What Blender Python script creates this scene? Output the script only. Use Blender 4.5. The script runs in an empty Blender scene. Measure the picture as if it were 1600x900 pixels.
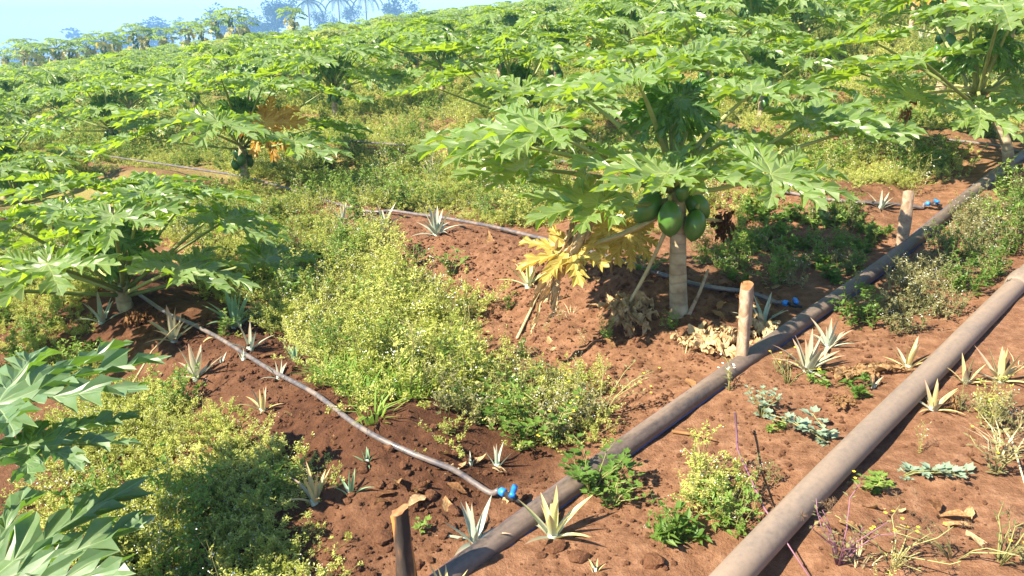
import bpy, math, random
import numpy as np
from mathutils import Matrix, Vector

# ------------------------------------------------------------------ camera, light
scn = bpy.context.scene
COL = scn.collection
F = 1232.0                    # focal length in photo pixels (1600 wide)
PITCH = math.radians(17.6)
CAMH = 1.40
cam_d = bpy.data.cameras.new('camera')
cam_d.sensor_width = 36.0
cam_d.lens = 36.0 * F / 1600.0
cam_d.clip_start = 0.05
cam_d.clip_end = 4000.0
cam = bpy.data.objects.new('camera', cam_d)
cam.location = (0, 0, CAMH)
cam.rotation_euler = (math.radians(90) - PITCH, 0, 0)
COL.objects.link(cam)
scn.camera = cam

SUN_DIR = Vector((-0.80, -0.46, 0.84)).normalized()      # towards the sun
elev = math.asin(SUN_DIR.z)
world = bpy.data.worlds.new('World')
scn.world = world
world.use_nodes = True
wn = world.node_tree.nodes
wl = world.node_tree.links
sky = wn.new('ShaderNodeTexSky')
sky.sky_type = 'NISHITA'
sky.sun_disc = False
sky.sun_elevation = elev
sky.sun_rotation = math.atan2(SUN_DIR.x, SUN_DIR.y)
sky.air_density = 1.0
sky.dust_density = 0.3
sky.ozone_density = 4.0
bg = wn['Background']
bg.inputs[1].default_value = 0.08
wl.new(sky.outputs[0], bg.inputs[0])

sun_d = bpy.data.lights.new('sun', 'SUN')
sun_d.energy = 5.0
sun_d.angle = math.radians(0.5)
sun_d.color = (1.0, 0.90, 0.73)
sun = bpy.data.objects.new('sun', sun_d)
sun.rotation_euler = SUN_DIR.to_track_quat('Z', 'Y').to_euler()
sun.location = (-20, -5, 25)
COL.objects.link(sun)

scn.view_settings.view_transform = 'Standard'
scn.view_settings.look = 'None'
scn.view_settings.exposure = 1.75
scn.view_settings.gamma = 1.0
scn.view_settings.use_curve_mapping = False
scn.cycles.max_bounces = 8
scn.cycles.transparent_max_bounces = 8
scn.cycles.use_denoising = True
scn.cycles.volume_bounces = 1

rng = np.random.default_rng(7)
random.seed(7)
PI = math.pi

# ------------------------------------------------------------------ noise
_perm = np.random.default_rng(3).permutation(512)
_ang = np.random.default_rng(4).random(512) * 2 * PI
def _grad(ix, iy, dx, dy):
    h = _perm[(ix + _perm[iy & 511]) & 511]
    return np.cos(_ang[h]) * dx + np.sin(_ang[h]) * dy
def noise2(x, y):
    x = np.asarray(x, float); y = np.asarray(y, float)
    ix = np.floor(x).astype(int); iy = np.floor(y).astype(int)
    fx = x - ix; fy = y - iy
    u = fx * fx * fx * (fx * (fx * 6 - 15) + 10); v = fy * fy * fy * (fy * (fy * 6 - 15) + 10)
    a = _grad(ix, iy, fx, fy); b = _grad(ix + 1, iy, fx - 1, fy)
    c = _grad(ix, iy + 1, fx, fy - 1); d = _grad(ix + 1, iy + 1, fx - 1, fy - 1)
    return (a + (b - a) * u) * (1 - v) + (c + (d - c) * u) * v
def fbm(x, y, o=4):
    s = 0; a = 1
    for i in range(o):
        s = s + a * noise2(x * 2 ** i + 17.3 * i, y * 2 ** i - 9.1 * i); a *= .5
    return s
def sstep(a, b, x):
    t = np.clip((x - a) / (b - a), 0, 1); return t * t * (3 - 2 * t)

# ------------------------------------------------------------------ terrain: a field sloping up to the right, planting beds along v
A, B = 0.12, 0.045
R2 = math.sqrt(.5)
ROW0, ROWS = 1.47, 1.66          # first planting row and row spacing, measured along the black pipe
def uv_of(x, y): return (x + y) * R2, (y - x) * R2
def xy_of(u, v): return (u - v) * R2, (u + v) * R2
def H(x, y):
    x = np.asarray(x, float); y = np.asarray(y, float)
    p = A * x + B * y
    r = np.hypot(x, y)
    z = np.where(p > 0, 16 * np.tanh(p / 16), 30 * np.tanh(p / 30)) - 0.018 * np.logaddexp(0, (r - 82) / 8) * 8
    u, v = uv_of(x, y)
    near = sstep(60, 10, r)
    du = (u - ROW0 + .10 - 0.02 * v) / ROWS
    du = (du - np.round(du)) * ROWS
    bed = 0.13 * np.exp(-(du / 0.36) ** 2) * sstep(1.42, 2.0, v)
    z = z + near * (bed + 0.055 * fbm(x * .9, y * .9, 3) - .03)
    nn = sstep(14, 6, r)
    soft = 1 - .65 * sstep(1.5, 1.2, v)
    z = z + nn * soft * (0.030 * fbm(x * 4.2 + 5, y * 4.2, 4))
    # broken crumbly soil on the beds
    cr = np.abs(noise2(x * 13, y * 13)) + .5 * np.abs(noise2(x * 27 + 3, y * 27))
    z = z + nn * soft * (0.026 * (cr - .3) * (.35 + sstep(1.45, 1.9, v)))
    # trench worn beside the thick brown pipe and the hollow under it
    return z
def Hs(x, y):          # smooth ground, for the pipes
    return float(A * x + B * y)
def ray(px, py):
    x = (px - 800) / F; y = -(py - 450) / F
    c, s = math.cos(PITCH), math.sin(PITCH)
    return np.array([x, c + y * s, -s + y * c])
def gp(px, py):          # where the line of sight through a photo pixel meets the ground
    d = ray(px, py)
    t0, t = 0.3, 0.3
    while t < 200:
        if CAMH + t * d[2] < H(t * d[0], t * d[1]): break
        t0 = t; t *= 1.02
    for _ in range(25):
        m = .5 * (t0 + t)
        if CAMH + m * d[2] < H(m * d[0], m * d[1]): t = m
        else: t0 = m
    return Vector((t * d[0], t * d[1], float(H(t * d[0], t * d[1]))))
def at_y(px, py, y):       # the point on that line of sight at ground distance y
    d = ray(px, py); t = y / d[1]
    return Vector((d[0] * t, y, CAMH + d[2] * t))

# ------------------------------------------------------------------ materials
def mat(name):
    m = bpy.data.materials.new(name); m.use_nodes = True
    nt = m.node_tree; b = nt.nodes['Principled BSDF']
    return m, nt, b
def node(nt, t, **kw):
    n = nt.nodes.new(t)
    for k, v in kw.items(): setattr(n, k, v)
    return n
def ramp(nt, stops, interp='LINEAR'):
    r = nt.nodes.new('ShaderNodeValToRGB'); r.color_ramp.interpolation = interp
    e = r.color_ramp.elements
    while len(e) < len(stops): e.new(.5)
    for i, (p, c) in enumerate(stops):
        e[i].position = p; e[i].color = (*c, 1)
    return r
def tex(nt, scale, detail=5, rough=.55, coord='Object', dist=0.0):
    tc = nt.nodes.new('ShaderNodeTexCoord'); n = nt.nodes.new('ShaderNodeTexNoise')
    n.inputs['Scale'].default_value = scale; n.inputs['Detail'].default_value = detail
    n.inputs['Roughness'].default_value = rough; n.inputs['Distortion'].default_value = dist
    nt.links.new(tc.outputs[coord], n.inputs['Vector'])
    return n
def mixc(nt, a, b, fac, mode='MIX'):
    m = nt.nodes.new('ShaderNodeMix'); m.data_type = 'RGBA'; m.blend_type = mode
    for s, v in ((6, a), (7, b), (0, fac)):
        if isinstance(v, tuple): m.inputs[s].default_value = (*v, 1)
        elif isinstance(v, (int, float)): m.inputs[s].default_value = v
        else: nt.links.new(v, m.inputs[s])
    return m.outputs[2]
def bump(nt, b, h, strength=.4, dist=.01):
    n = nt.nodes.new('ShaderNodeBump'); n.inputs['Strength'].default_value = strength
    n.inputs['Distance'].default_value = dist
    nt.links.new(h, n.inputs['Height']); nt.links.new(n.outputs[0], b.inputs['Normal'])
def attr(nt, name):
    a = nt.nodes.new('ShaderNodeAttribute'); a.attribute_name = name; return a
def leafy(nt, b, colour, trans, fac):
    """thin leaf: part of the light goes through"""
    t = nt.nodes.new('ShaderNodeBsdfTranslucent'); mx = nt.nodes.new('ShaderNodeMixShader')
    mx.inputs[0].default_value = fac
    if isinstance(trans, tuple): t.inputs[0].default_value = (*trans, 1)
    else: nt.links.new(trans, t.inputs[0])
    nt.links.new(b.outputs[0], mx.inputs[1]); nt.links.new(t.outputs[0], mx.inputs[2])
    nt.links.new(mx.outputs[0], nt.nodes['Material Output'].inputs[0])
    if isinstance(colour, tuple): b.inputs['Base Color'].default_value = (*colour, 1)
    else: nt.links.new(colour, b.inputs['Base Color'])

def m_soil():
    m, nt, b = mat('red_soil')
    n1 = tex(nt, 1.3, 6); n2 = tex(nt, 22, 8, .7); n3 = tex(nt, 130, 4, .7)
    dry = ramp(nt, [(.30, (.118, .054, .026)), (.52, (.215, .107, .056)), (.75, (.33, .185, .106))])
    nt.links.new(n2.outputs[0], dry.inputs[0])
    wet = ramp(nt, [(.3, (.045, .019, .010)), (.7, (.125, .055, .027))])
    nt.links.new(n2.outputs[0], wet.inputs[0])
    a = attr(nt, 'wet')
    c = mixc(nt, dry.outputs[0], wet.outputs[0], a.outputs['Fac'])
    green = ramp(nt, [(.35, (.13, .14, .030)), (.65, (.34, .33, .10))])
    nt.links.new(n3.outputs[0], green.inputs[0])
    g = attr(nt, 'green')
    c = mixc(nt, c, green.outputs[0], g.outputs['Fac'])
    sm = nt.nodes.new('ShaderNodeMath'); sm.operation = 'MULTIPLY'; sm.inputs[1].default_value = .35
    nt.links.new(n3.outputs[0], sm.inputs[0])
    c = mixc(nt, c, (.30, .14, .07), sm.outputs[0], 'OVERLAY') if False else c
    nt.links.new(c, b.inputs['Base Color'])
    b.inputs['Roughness'].default_value = .95
    b.inputs['Specular IOR Level'].default_value = .15
    ad = nt.nodes.new('ShaderNodeMath'); ad.operation = 'ADD'
    nt.links.new(n2.outputs[0], ad.inputs[0]); nt.links.new(sm.outputs[0], ad.inputs[1])
    bump(nt, b, ad.outputs[0], .9, .02)
    return m
def m_clod():
    m, nt, b = mat('soil_clod_earth')
    n = tex(nt, 3, 8, .7)
    oi = nt.nodes.new('ShaderNodeObjectInfo')
    r1 = ramp(nt, [(.3, (.13, .054, .025)), (.7, (.28, .135, .068))])
    r2 = ramp(nt, [(.3, (.11, .047, .024)), (.7, (.25, .12, .063))])
    nt.links.new(n.outputs[0], r1.inputs[0]); nt.links.new(n.outputs[0], r2.inputs[0])
    c = mixc(nt, r1.outputs[0], r2.outputs[0], oi.outputs['Random'])
    nt.links.new(c, b.inputs['Base Color']); b.inputs['Roughness'].default_value = .95
    b.inputs['Specular IOR Level'].default_value = .15
    bump(nt, b, n.outputs[0], .7, .15)
    return m
def m_papaya(name, lo, hi, vein, trans, rough=.42, fac=.35, under=(.17, .24, .10), bloom_sheen=.55):
    m, nt, b = mat(name)
    oi = nt.nodes.new('ShaderNodeObjectInfo')
    n = tex(nt, 5, 4)
    ad = nt.nodes.new('ShaderNodeMath'); ad.operation = 'ADD'
    nt.links.new(oi.outputs['Random'], ad.inputs[0]); nt.links.new(n.outputs[0], ad.inputs[1])
    rr = ramp(nt, [(.35, lo), (.85, hi)])
    hl = nt.nodes.new('ShaderNodeMath'); hl.operation = 'MULTIPLY'; hl.inputs[1].default_value = .6
    nt.links.new(ad.outputs[0], hl.inputs[0]); nt.links.new(hl.outputs[0], rr.inputs[0])
    geo = nt.nodes.new('ShaderNodeNewGeometry')
    c = mixc(nt, rr.outputs[0], under, geo.outputs['Backfacing'])
    # waxy coat and the pale sheen of leaf tops, painted in noise patches
    n2 = tex(nt, 11, 6, .6)
    br = ramp(nt, [(.36, (0, 0, 0)), (.68, (bloom_sheen,) * 3)])
    nt.links.new(n2.outputs[0], br.inputs[0])
    c = mixc(nt, c, (.31, .35, .25), br.outputs[0])
    n3 = tex(nt, 34, 2); sp = ramp(nt, [(.70, (0, 0, 0)), (.74, (.8, .8, .8))]); nt.links.new(n3.outputs[0], sp.inputs[0])
    c = mixc(nt, c, (.30, .24, .07), sp.outputs[0])      # scattered yellow-brown spots
    a = attr(nt, 'vein')
    vr = ramp(nt, [(.88, (0, 0, 0)), (.97, (.85, .85, .85))])
    nt.links.new(a.outputs['Fac'], vr.inputs[0])
    c2 = mixc(nt, c, vein, vr.outputs[0])
    b.inputs['Roughness'].default_value = rough
    b.inputs['Specular IOR Level'].default_value = .5
    leafy(nt, b, c2, trans, fac)
    bump(nt, b, a.outputs['Fac'], .25, .01)
    return m
def m_simple(name, stops, scale=8, rough=.6, bumps=.2, bd=.01, spec=.4, coord='Object', trans=None, tf=.3, dist=0, rand=False, detail=5):
    m, nt, b = mat(name)
    n = tex(nt, scale, detail, .6, coord, dist)
    r = ramp(nt, stops)
    if rand:
        oi = nt.nodes.new('ShaderNodeObjectInfo'); ad = nt.nodes.new('ShaderNodeMath'); ad.operation = 'ADD'
        s = nt.nodes.new('ShaderNodeMath'); s.operation = 'MULTIPLY_ADD'; s.inputs[1].default_value = .5; s.inputs[2].default_value = -.25
        nt.links.new(oi.outputs['Random'], s.inputs[0])
        nt.links.new(s.outputs[0], ad.inputs[0]); nt.links.new(n.outputs[0], ad.inputs[1]); nt.links.new(ad.outputs[0], r.inputs[0])
    else:
        nt.links.new(n.outputs[0], r.inputs[0])
    b.inputs['Roughness'].default_value = rough; b.inputs['Specular IOR Level'].default_value = spec
    if trans: leafy(nt, b, r.outputs[0], trans, tf)
    else: nt.links.new(r.outputs[0], b.inputs['Base Color'])
    if bumps: bump(nt, b, n.outputs[0], bumps, bd)
    return m
def m_trunk():
    m, nt, b = mat('papaya_bark')
    n = tex(nt, 14, 6)
    r = ramp(nt, [(.3, (.20, .14, .08)), (.55, (.36, .28, .17)), (.8, (.52, .46, .33))])
    nt.links.new(n.outputs[0], r.inputs[0])
    a = attr(nt, 'tip')
    c = mixc(nt, r.outputs[0], (.16, .21, .06), a.outputs['Fac'])
    w = nt.nodes.new('ShaderNodeTexWave'); w.bands_direction = 'Z'; w.inputs['Scale'].default_value = 7; w.inputs['Distortion'].default_value = 3.5
    w.inputs['Detail'].default_value = 2; w.inputs['Detail Scale'].default_value = 1.5
    tc = nt.nodes.new('ShaderNodeTexCoord'); nt.links.new(tc.outputs['Object'], w.inputs[0])
    wr = ramp(nt, [(.0, (.45, .45, .45)), (.22, (0, 0, 0))]); nt.links.new(w.outputs[1], wr.inputs[0])
    c = mixc(nt, c, (.16, .12, .07), wr.outputs[0])
    nt.links.new(c, b.inputs['Base Color']); b.inputs['Roughness'].default_value = .7
    bump(nt, b, w.outputs[1], .25, .01)
    return m
def m_pine(name, base, mid, tip):
    m, nt, b = mat(name)
    a = attr(nt, 'len')
    oi = nt.nodes.new('ShaderNodeObjectInfo')
    r = ramp(nt, [(0, base), (.45, mid), (1, tip)])
    ad = nt.nodes.new('ShaderNodeMath'); ad.operation = 'MULTIPLY_ADD'; ad.inputs[1].default_value = .35; ad.inputs[2].default_value = -.17
    nt.links.new(oi.outputs['Random'], ad.inputs[0])
    s = nt.nodes.new('ShaderNodeMath'); s.operation = 'ADD'
    nt.links.new(a.outputs['Fac'], s.inputs[0]); nt.links.new(ad.outputs[0], s.inputs[1]); nt.links.new(s.outputs[0], r.inputs[0])
    n = tex(nt, 60, 3)
    c = mixc(nt, r.outputs[0], (.45, .46, .40), .0)
    b.inputs['Roughness'].default_value = .5
    leafy(nt, b, c, tuple(x * .8 for x in mid), .25)
    return m

M = {}
M['soil'] = m_soil(); M['clod'] = m_clod()
M['leaf'] = m_papaya('papaya_leaf_green', (.038, .100, .009), (.110, .205, .018), (.38, .46, .17), (.40, .58, .025), .34, .46, (.15, .25, .05), .50)
M['leaf_shade'] = m_papaya('papaya_leaf_shade_tint', (.014, .050, .016), (.032, .080, .024), (.30, .38, .20), (.22, .42, .03), .40, .30, (.10, .18, .06), .22)  # darker, bluer copy of the leaf: shade and sky reflection painted into its colour
M['leaf_young'] = m_papaya('papaya_leaf_young', (.035, .105, .012), (.07, .17, .02), (.16, .26, .06), (.16, .36, .02), .35, .3, (.08, .16, .04), .1)
M['leaf_yellow'] = m_papaya('papaya_leaf_yellow', (.42, .26, .02), (.62, .46, .06), (.60, .52, .20), (.65, .42, .03), .5, .35, (.45, .36, .08), .1)
M['leaf_pale'] = m_papaya('papaya_leaf_pale_yellow', (.42, .38, .10), (.62, .56, .22), (.60, .55, .25), (.65, .55, .12), .5, .35, (.5, .45, .16), .1)
M['leaf_light'] = m_papaya('papaya_leaf_light', (.14, .21, .03), (.26, .33, .07), (.45, .50, .2), (.5, .6, .06), .42, .4, (.22, .28, .08), .4)
M['leaf_orange'] = m_papaya('papaya_leaf_orange', (.56, .27, .02), (.70, .42, .05), (.65, .48, .16), (.75, .40, .03), .5, .35, (.45, .26, .05), .1)
M['leaf_dry'] = m_simple('dead_leaf', [(.3, (.22, .12, .05)), (.55, (.44, .28, .13)), (.75, (.58, .43, .24))], 9, .8, .4, .02, .2, 'Object', (.4, .25, .1), .2, rand=True)
M['leaf_brown'] = m_simple('dead_leaf_brown', [(.3, (.10, .045, .02)), (.7, (.32, .17, .07))], 9, .8, .4, .02, .2, 'Object', (.3, .15, .05), .2, rand=True)
M['petiole'] = m_simple('petiole_green', [(.3, (.16, .20, .055)), (.7, (.29, .32, .11))], 6, .5, 0, rand=True)
M['petiole_dry'] = m_simple('petiole_dry', [(.3, (.33, .25, .12)), (.7, (.48, .40, .22))], 6, .6, 0)
M['trunk'] = m_trunk()
M['fruit'] = m_simple('papaya_skin', [(.3, (.03, .09, .012)), (.55, (.06, .15, .025)), (.8, (.13, .21, .08))], 5, .35, .06, .01, .5, detail=8)
M['pine_pale'] = m_pine('pineapple_pale', (.50, .56, .46), (.38, .45, .34), (.45, .36, .24))
M['pine_yellow'] = m_pine('pineapple_yellow', (.62, .66, .52), (.58, .56, .22), (.62, .42, .20))
M['pine_green'] = m_pine('pineapple_green', (.42, .50, .40), (.17, .30, .15), (.25, .36, .20))
M['pine_pink'] = m_pine('pineapple_pinkish', (.52, .56, .44), (.42, .40, .26), (.48, .30, .20))
M['pine_dry'] = m_pine('pineapple_dry', (.55, .52, .32), (.60, .48, .20), (.55, .38, .18))
M['pale_leaf'] = m_simple('pale_weed_leaf', [(.2, (.27, .31, .05)), (.75, (.60, .60, .18))], 3, .6, 0, trans=(.56, .64, .10), tf=.42, rand=True)
M['green_leaf'] = m_simple('green_weed_leaf', [(.25, (.08, .16, .022)), (.75, (.23, .33, .06))], 3, .55, 0, trans=(.28, .42, .05), tf=.35, rand=True)
M['dull_leaf'] = m_simple('dull_weed_leaf', [(.25, (.12, .13, .045)), (.75, (.30, .27, .12))], 3, .65, 0, trans=(.30, .28, .08), tf=.3, rand=True)
M['silver_leaf'] = m_simple('silver_weed_leaf', [(.25, (.16, .24, .15)), (.75, (.30, .38, .27))], 3, .6, 0, trans=(.3, .4, .2), tf=.25, rand=True)
M['grass'] = m_simple('fresh_grass', [(.25, (.13, .24, .03)), (.75, (.30, .42, .08))], 3, .5, 0, trans=(.4, .55, .06), tf=.35, rand=True)
M['straw'] = m_simple('dry_straw', [(.25, (.36, .27, .13)), (.75, (.58, .48, .28))], 3, .7, 0, rand=True)
M['stem'] = m_simple('weed_stem', [(.3, (.17, .17, .05)), (.7, (.33, .30, .12))], 4, .6, 0, rand=True)
M['purple_stem'] = m_simple('purple_stem', [(.3, (.16, .07, .10)), (.7, (.27, .13, .18))], 4, .5, 0)
M['white_petal'] = m_simple('white_petal', [(.3, (.70, .70, .60)), (.7, (.85, .85, .78))], 4, .6, 0)
M['yellow_petal'] = m_simple('yellow_petal', [(.3, (.70, .46, .02)), (.7, (.85, .62, .05))], 4, .6, 0)
M['seed'] = m_simple('seed_head', [(.3, (.10, .055, .03)), (.7, (.27, .17, .09))], 6, .8, 0)
def m_pipe(name, c0, c1, dust, rough, dlo, dhi, spec=.5):
    m, nt, b = mat(name)
    n = tex(nt, 3.2, 7, .65, dist=.6)
    mp = nt.nodes.new('ShaderNodeMapping'); mp.vector_type = 'TEXTURE'; mp.inputs['Rotation'].default_value = (0, 0, math.radians(45)); mp.inputs['Scale'].default_value = (1.6, .22, .22)
    nt.links.new(n.inputs[0].links[0].from_socket, mp.inputs[0]); nt.links.new(mp.outputs[0], n.inputs[0]); n2 = tex(nt, 60, 6, .7)
    base = ramp(nt, [(.3, c0), (.7, c1)]); nt.links.new(n2.outputs[0], base.inputs[0])
    d = ramp(nt, [(dlo, (0, 0, 0)), (dhi, (.9, .9, .9))])
    mx = nt.nodes.new('ShaderNodeMath'); mx.operation = 'MULTIPLY_ADD'; mx.inputs[1].default_value = .35; 
    nt.links.new(n2.outputs[0], mx.inputs[0]); nt.links.new(n.outputs[0], mx.inputs[2]); nt.links.new(mx.outputs[0], d.inputs[0])
    c = mixc(nt, base.outputs[0], dust, d.outputs[0])
    nt.links.new(c, b.inputs['Base Color'])
    rr = ramp(nt, [(.0, (rough,) * 3), (1, (.85,) * 3)]); nt.links.new(d.outputs[0], rr.inputs[0]); nt.links.new(rr.outputs[0], b.inputs['Roughness'])
    b.inputs['Specular IOR Level'].default_value = spec
    bump(nt, b, n2.outputs[0], .12, .004)
    return m
M['black_pipe'] = m_pipe('black_polythene', (.030, .026, .025), (.062, .051, .046), (.21, .15, .11), .32, .46, .84)
M['brown_pipe'] = m_pipe('dusty_grey_plastic', (.130, .106, .088), (.195, .158, .128), (.26, .19, .135), .5, .42, .8, .35)
M['hose'] = m_pipe('grey_hose', (.06, .055, .060), (.12, .108, .112), (.25, .185, .14), .32, .6, .95)
M['stripe'] = m_simple('blue_stripe', [(.3, (.03, .09, .30)), (.7, (.06, .15, .40))], 40, .45, 0)
M['blue'] = m_simple('blue_plastic', [(.3, (.01, .15, .55)), (.7, (.03, .24, .68))], 30, .35, 0)
M['black'] = m_simple('black_plastic', [(.3, (.02, .018, .018)), (.7, (.05, .04, .035))], 30, .45, 0)
M['wood'] = m_simple('weathered_stake', [(.3, (.20, .12, .07)), (.5, (.36, .25, .165)), (.75, (.50, .39, .29))], 18, .85, .5, .01, .2, dist=1.5)
M['cut'] = m_simple('cut_wood', [(.3, (.14, .06, .025)), (.7, (.36, .19, .085))], 30, .85, .3, .01, .2)
def m_char():
    m, nt, b = mat('charred_stake')
    tc = nt.nodes.new('ShaderNodeTexCoord'); mp = nt.nodes.new('ShaderNodeMapping'); mp.inputs['Scale'].default_value = (14, 14, 3.5)
    n = nt.nodes.new('ShaderNodeTexNoise'); n.inputs['Scale'].default_value = 1.6; n.inputs['Detail'].default_value = 6
    nt.links.new(tc.outputs['Object'], mp.inputs[0]); nt.links.new(mp.outputs[0], n.inputs[0])
    r = ramp(nt, [(.40, (.022, .016, .012)), (.50, (.09, .05, .03)), (.56, (.40, .17, .04)), (.75, (.50, .24, .07))])
    nt.links.new(n.outputs[0], r.inputs[0]); nt.links.new(r.outputs[0], b.inputs['Base Color']); b.inputs['Roughness'].default_value = .8
    bump(nt, b, n.outputs[0], .6, .02)
    return m
M['char'] = m_char()
M['far_leaf'] = m_simple('far_tree_leaf', [(.3, (.03, .06, .025)), (.7, (.07, .11, .04))], .6, .7, 0)
M['far_trunk'] = m_simple('far_tree_bark', [(.3, (.08, .06, .045)), (.7, (.16, .12, .09))], 2, .8, 0)

# ------------------------------------------------------------------ mesh helpers
class MB:
    """collects vertices, faces, a material index per face and named vertex values"""
    def __init__(s): s.v = []; s.f = []; s.mi = []; s.at = {}
    def add(s, v, f, mi=0, **at):
        o = len(s.v); s.v.extend([tuple(p) for p in v]); s.f.extend([tuple(i + o for i in q) for q in f]); s.mi.extend([mi] * len(f))
        for k in set(list(at) + list(s.at)):
            a = s.at.setdefault(k, []); a.extend([0.0] * (o - len(a)))
            val = at.get(k, 0.0)
            a.extend([float(x) for x in val] if hasattr(val, '__len__') else [float(val)] * len(v))
    def merge(s, o, mtx=None):
        v = [tuple(mtx @ Vector(p)) for p in o.v] if mtx is not None else o.v
        off = len(s.v); s.v.extend(v); s.f.extend([tuple(i + off for i in q) for q in o.f]); s.mi.extend(o.mi)
        for k in set(list(o.at) + list(s.at)):
            a = s.at.setdefault(k, []); a.extend([0.0] * (off - len(a))); a.extend(o.at.get(k, [0.0] * len(v)))
    def mesh(s, name, mats, smooth=True, sharp=0):
        me = bpy.data.meshes.new(name); me.from_pydata(s.v, [], s.f)
        for m in (mats if isinstance(mats, (list, tuple)) else [mats]): me.materials.append(M[m])
        me.polygons.foreach_set('material_index', s.mi)
        me.polygons.foreach_set('use_smooth', [smooth] * len(s.f))
        for k, a in s.at.items():
            a = a + [0.0] * (len(s.v) - len(a))
            me.attributes.new(k, 'FLOAT', 'POINT').data.foreach_set('value', a)
        me.update()
        if sharp: me.set_sharp_from_angle(angle=math.radians(sharp))
        return me
def tube(pts, rad, n=8, cap=True, wob=0.0, seed=0):
    pts = [Vector(p) for p in pts]; r_ = random.Random(seed)
    v, f = [], []
    ref = Vector((0, 0, 1)) if abs((pts[-1] - pts[0]).normalized().z) < .8 else Vector((1, 0, 0))
    for i, p in enumerate(pts):
        t = (pts[min(i + 1, len(pts) - 1)] - pts[max(i - 1, 0)]).normalized()
        a = t.cross(ref).normalized(); b = a.cross(t).normalized()
        r = rad[i] if hasattr(rad, '__len__') else rad
        for k in range(n):
            w = 1 + wob * (r_.random() - .5)
            v.append(p + (a * math.cos(2 * PI * k / n) + b * math.sin(2 * PI * k / n)) * r * w)
    for i in range(len(pts) - 1):
        for k in range(n):
            f.append((i * n + k, i * n + (k + 1) % n, (i + 1) * n + (k + 1) % n, (i + 1) * n + k))
    if cap: f.append(tuple(range(n - 1, -1, -1))); f.append(tuple(range((len(pts) - 1) * n, len(pts) * n)))
    return v, f
def obj(name, me, parent=None, mtx=None, **props):
    o = bpy.data.objects.new(name, me); COL.objects.link(o)
    if parent is not None: o.parent = parent
    if mtx is not None: o.matrix_local = mtx
    for k, v in props.items(): o[k] = v
    return o
def empty(name, loc, rz=0, sc=1, **props):
    o = bpy.data.objects.new(name, None); COL.objects.link(o); o.empty_display_size = .1
    o.location = loc; o.rotation_euler = (0, 0, rz); o.scale = (sc,) * 3
    for k, v in props.items(): o[k] = v
    return o
def override(o, m):
    o.material_slots[0].link = 'OBJECT'; o.material_slots[0].material = M[m]
def frame(fwd, nor):
    y = Vector(fwd).normalized(); z = Vector(nor); z = (z - y * z.dot(y)).normalized(); x = y.cross(z)
    return Matrix((x, y, z)).transposed().to_4x4()

# ------------------------------------------------------------------ ground sheet
def grow(a, b, step, g):
    out = [a]; s = step
    while out[-1] < b: out.append(out[-1] + s); s *= g
    return out
xs = np.arange(-3.3, 3.9, .022)
right = np.array(grow(3.9, 900, .03, 1.045)); left = -np.array(grow(3.32, 900, .03, 1.045))[::-1]
xs = np.concatenate([left, xs, right])
ys = [0.9]
while ys[-1] < 900:
    y = ys[-1]; ys.append(y + (max(.015, .0085 * y) if y < 8 else .02 * y if y < 30 else .06 * y))
back = -np.array(grow(-.85, 300, .1, 1.25))[::-1]
ys = np.concatenate([back, np.array(ys)])
GX, GY = np.meshgrid(xs, ys)
GZ = H(GX, GY)
nx, ny = len(xs), len(ys)
idx = np.arange(nx * ny).reshape(ny, nx)
quads = np.stack([idx[:-1, :-1], idx[:-1, 1:], idx[1:, 1:], idx[1:, :-1]], -1).reshape(-1, 4)
me = bpy.data.meshes.new('ground')
me.vertices.add(nx * ny); me.vertices.foreach_set('co', np.stack([GX, GY, GZ], -1).astype(np.float32).ravel())
me.loops.add(len(quads) * 4); me.loops.foreach_set('vertex_index', quads.astype(np.int32).ravel())
me.polygons.add(len(quads)); me.polygons.foreach_set('loop_start', np.arange(0, len(quads) * 4, 4, dtype=np.int32))
me.update(calc_edges=True); me.polygons.foreach_set('use_smooth', [True] * len(quads))
U, V_ = uv_of(GX, GY)
du = (U - ROW0 + .05 - .02 * V_) / ROWS; du = (du - np.round(du)) * ROWS
wet = np.exp(-(du / .42) ** 2) * sstep(1.35, 1.7, V_) * (.35 + .65 * sstep(2.6, 1.2, U)) + .5 * sstep(1.35, 1.6, V_) * sstep(2.3, 1.6, U)
wet = np.clip(wet * (.9 + .8 * fbm(GX * 1.5, GY * 1.5, 3)), 0, 1)
RR = np.hypot(GX, GY)
grn = sstep(5, 11, RR) * np.clip(.75 + .6 * fbm(GX * .8, GY * .8, 3) - .55 * np.exp(-(du / .35) ** 2) * sstep(26, 12, RR), 0, 1)
for nm, arr in (('wet', wet), ('green', np.clip(grn, 0, 1))):
    me.attributes.new(nm, 'FLOAT', 'POINT').data.foreach_set('value', arr.astype(np.float32).ravel())
me.materials.append(M['soil'])
obj('ground', me, kind='structure')

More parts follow.
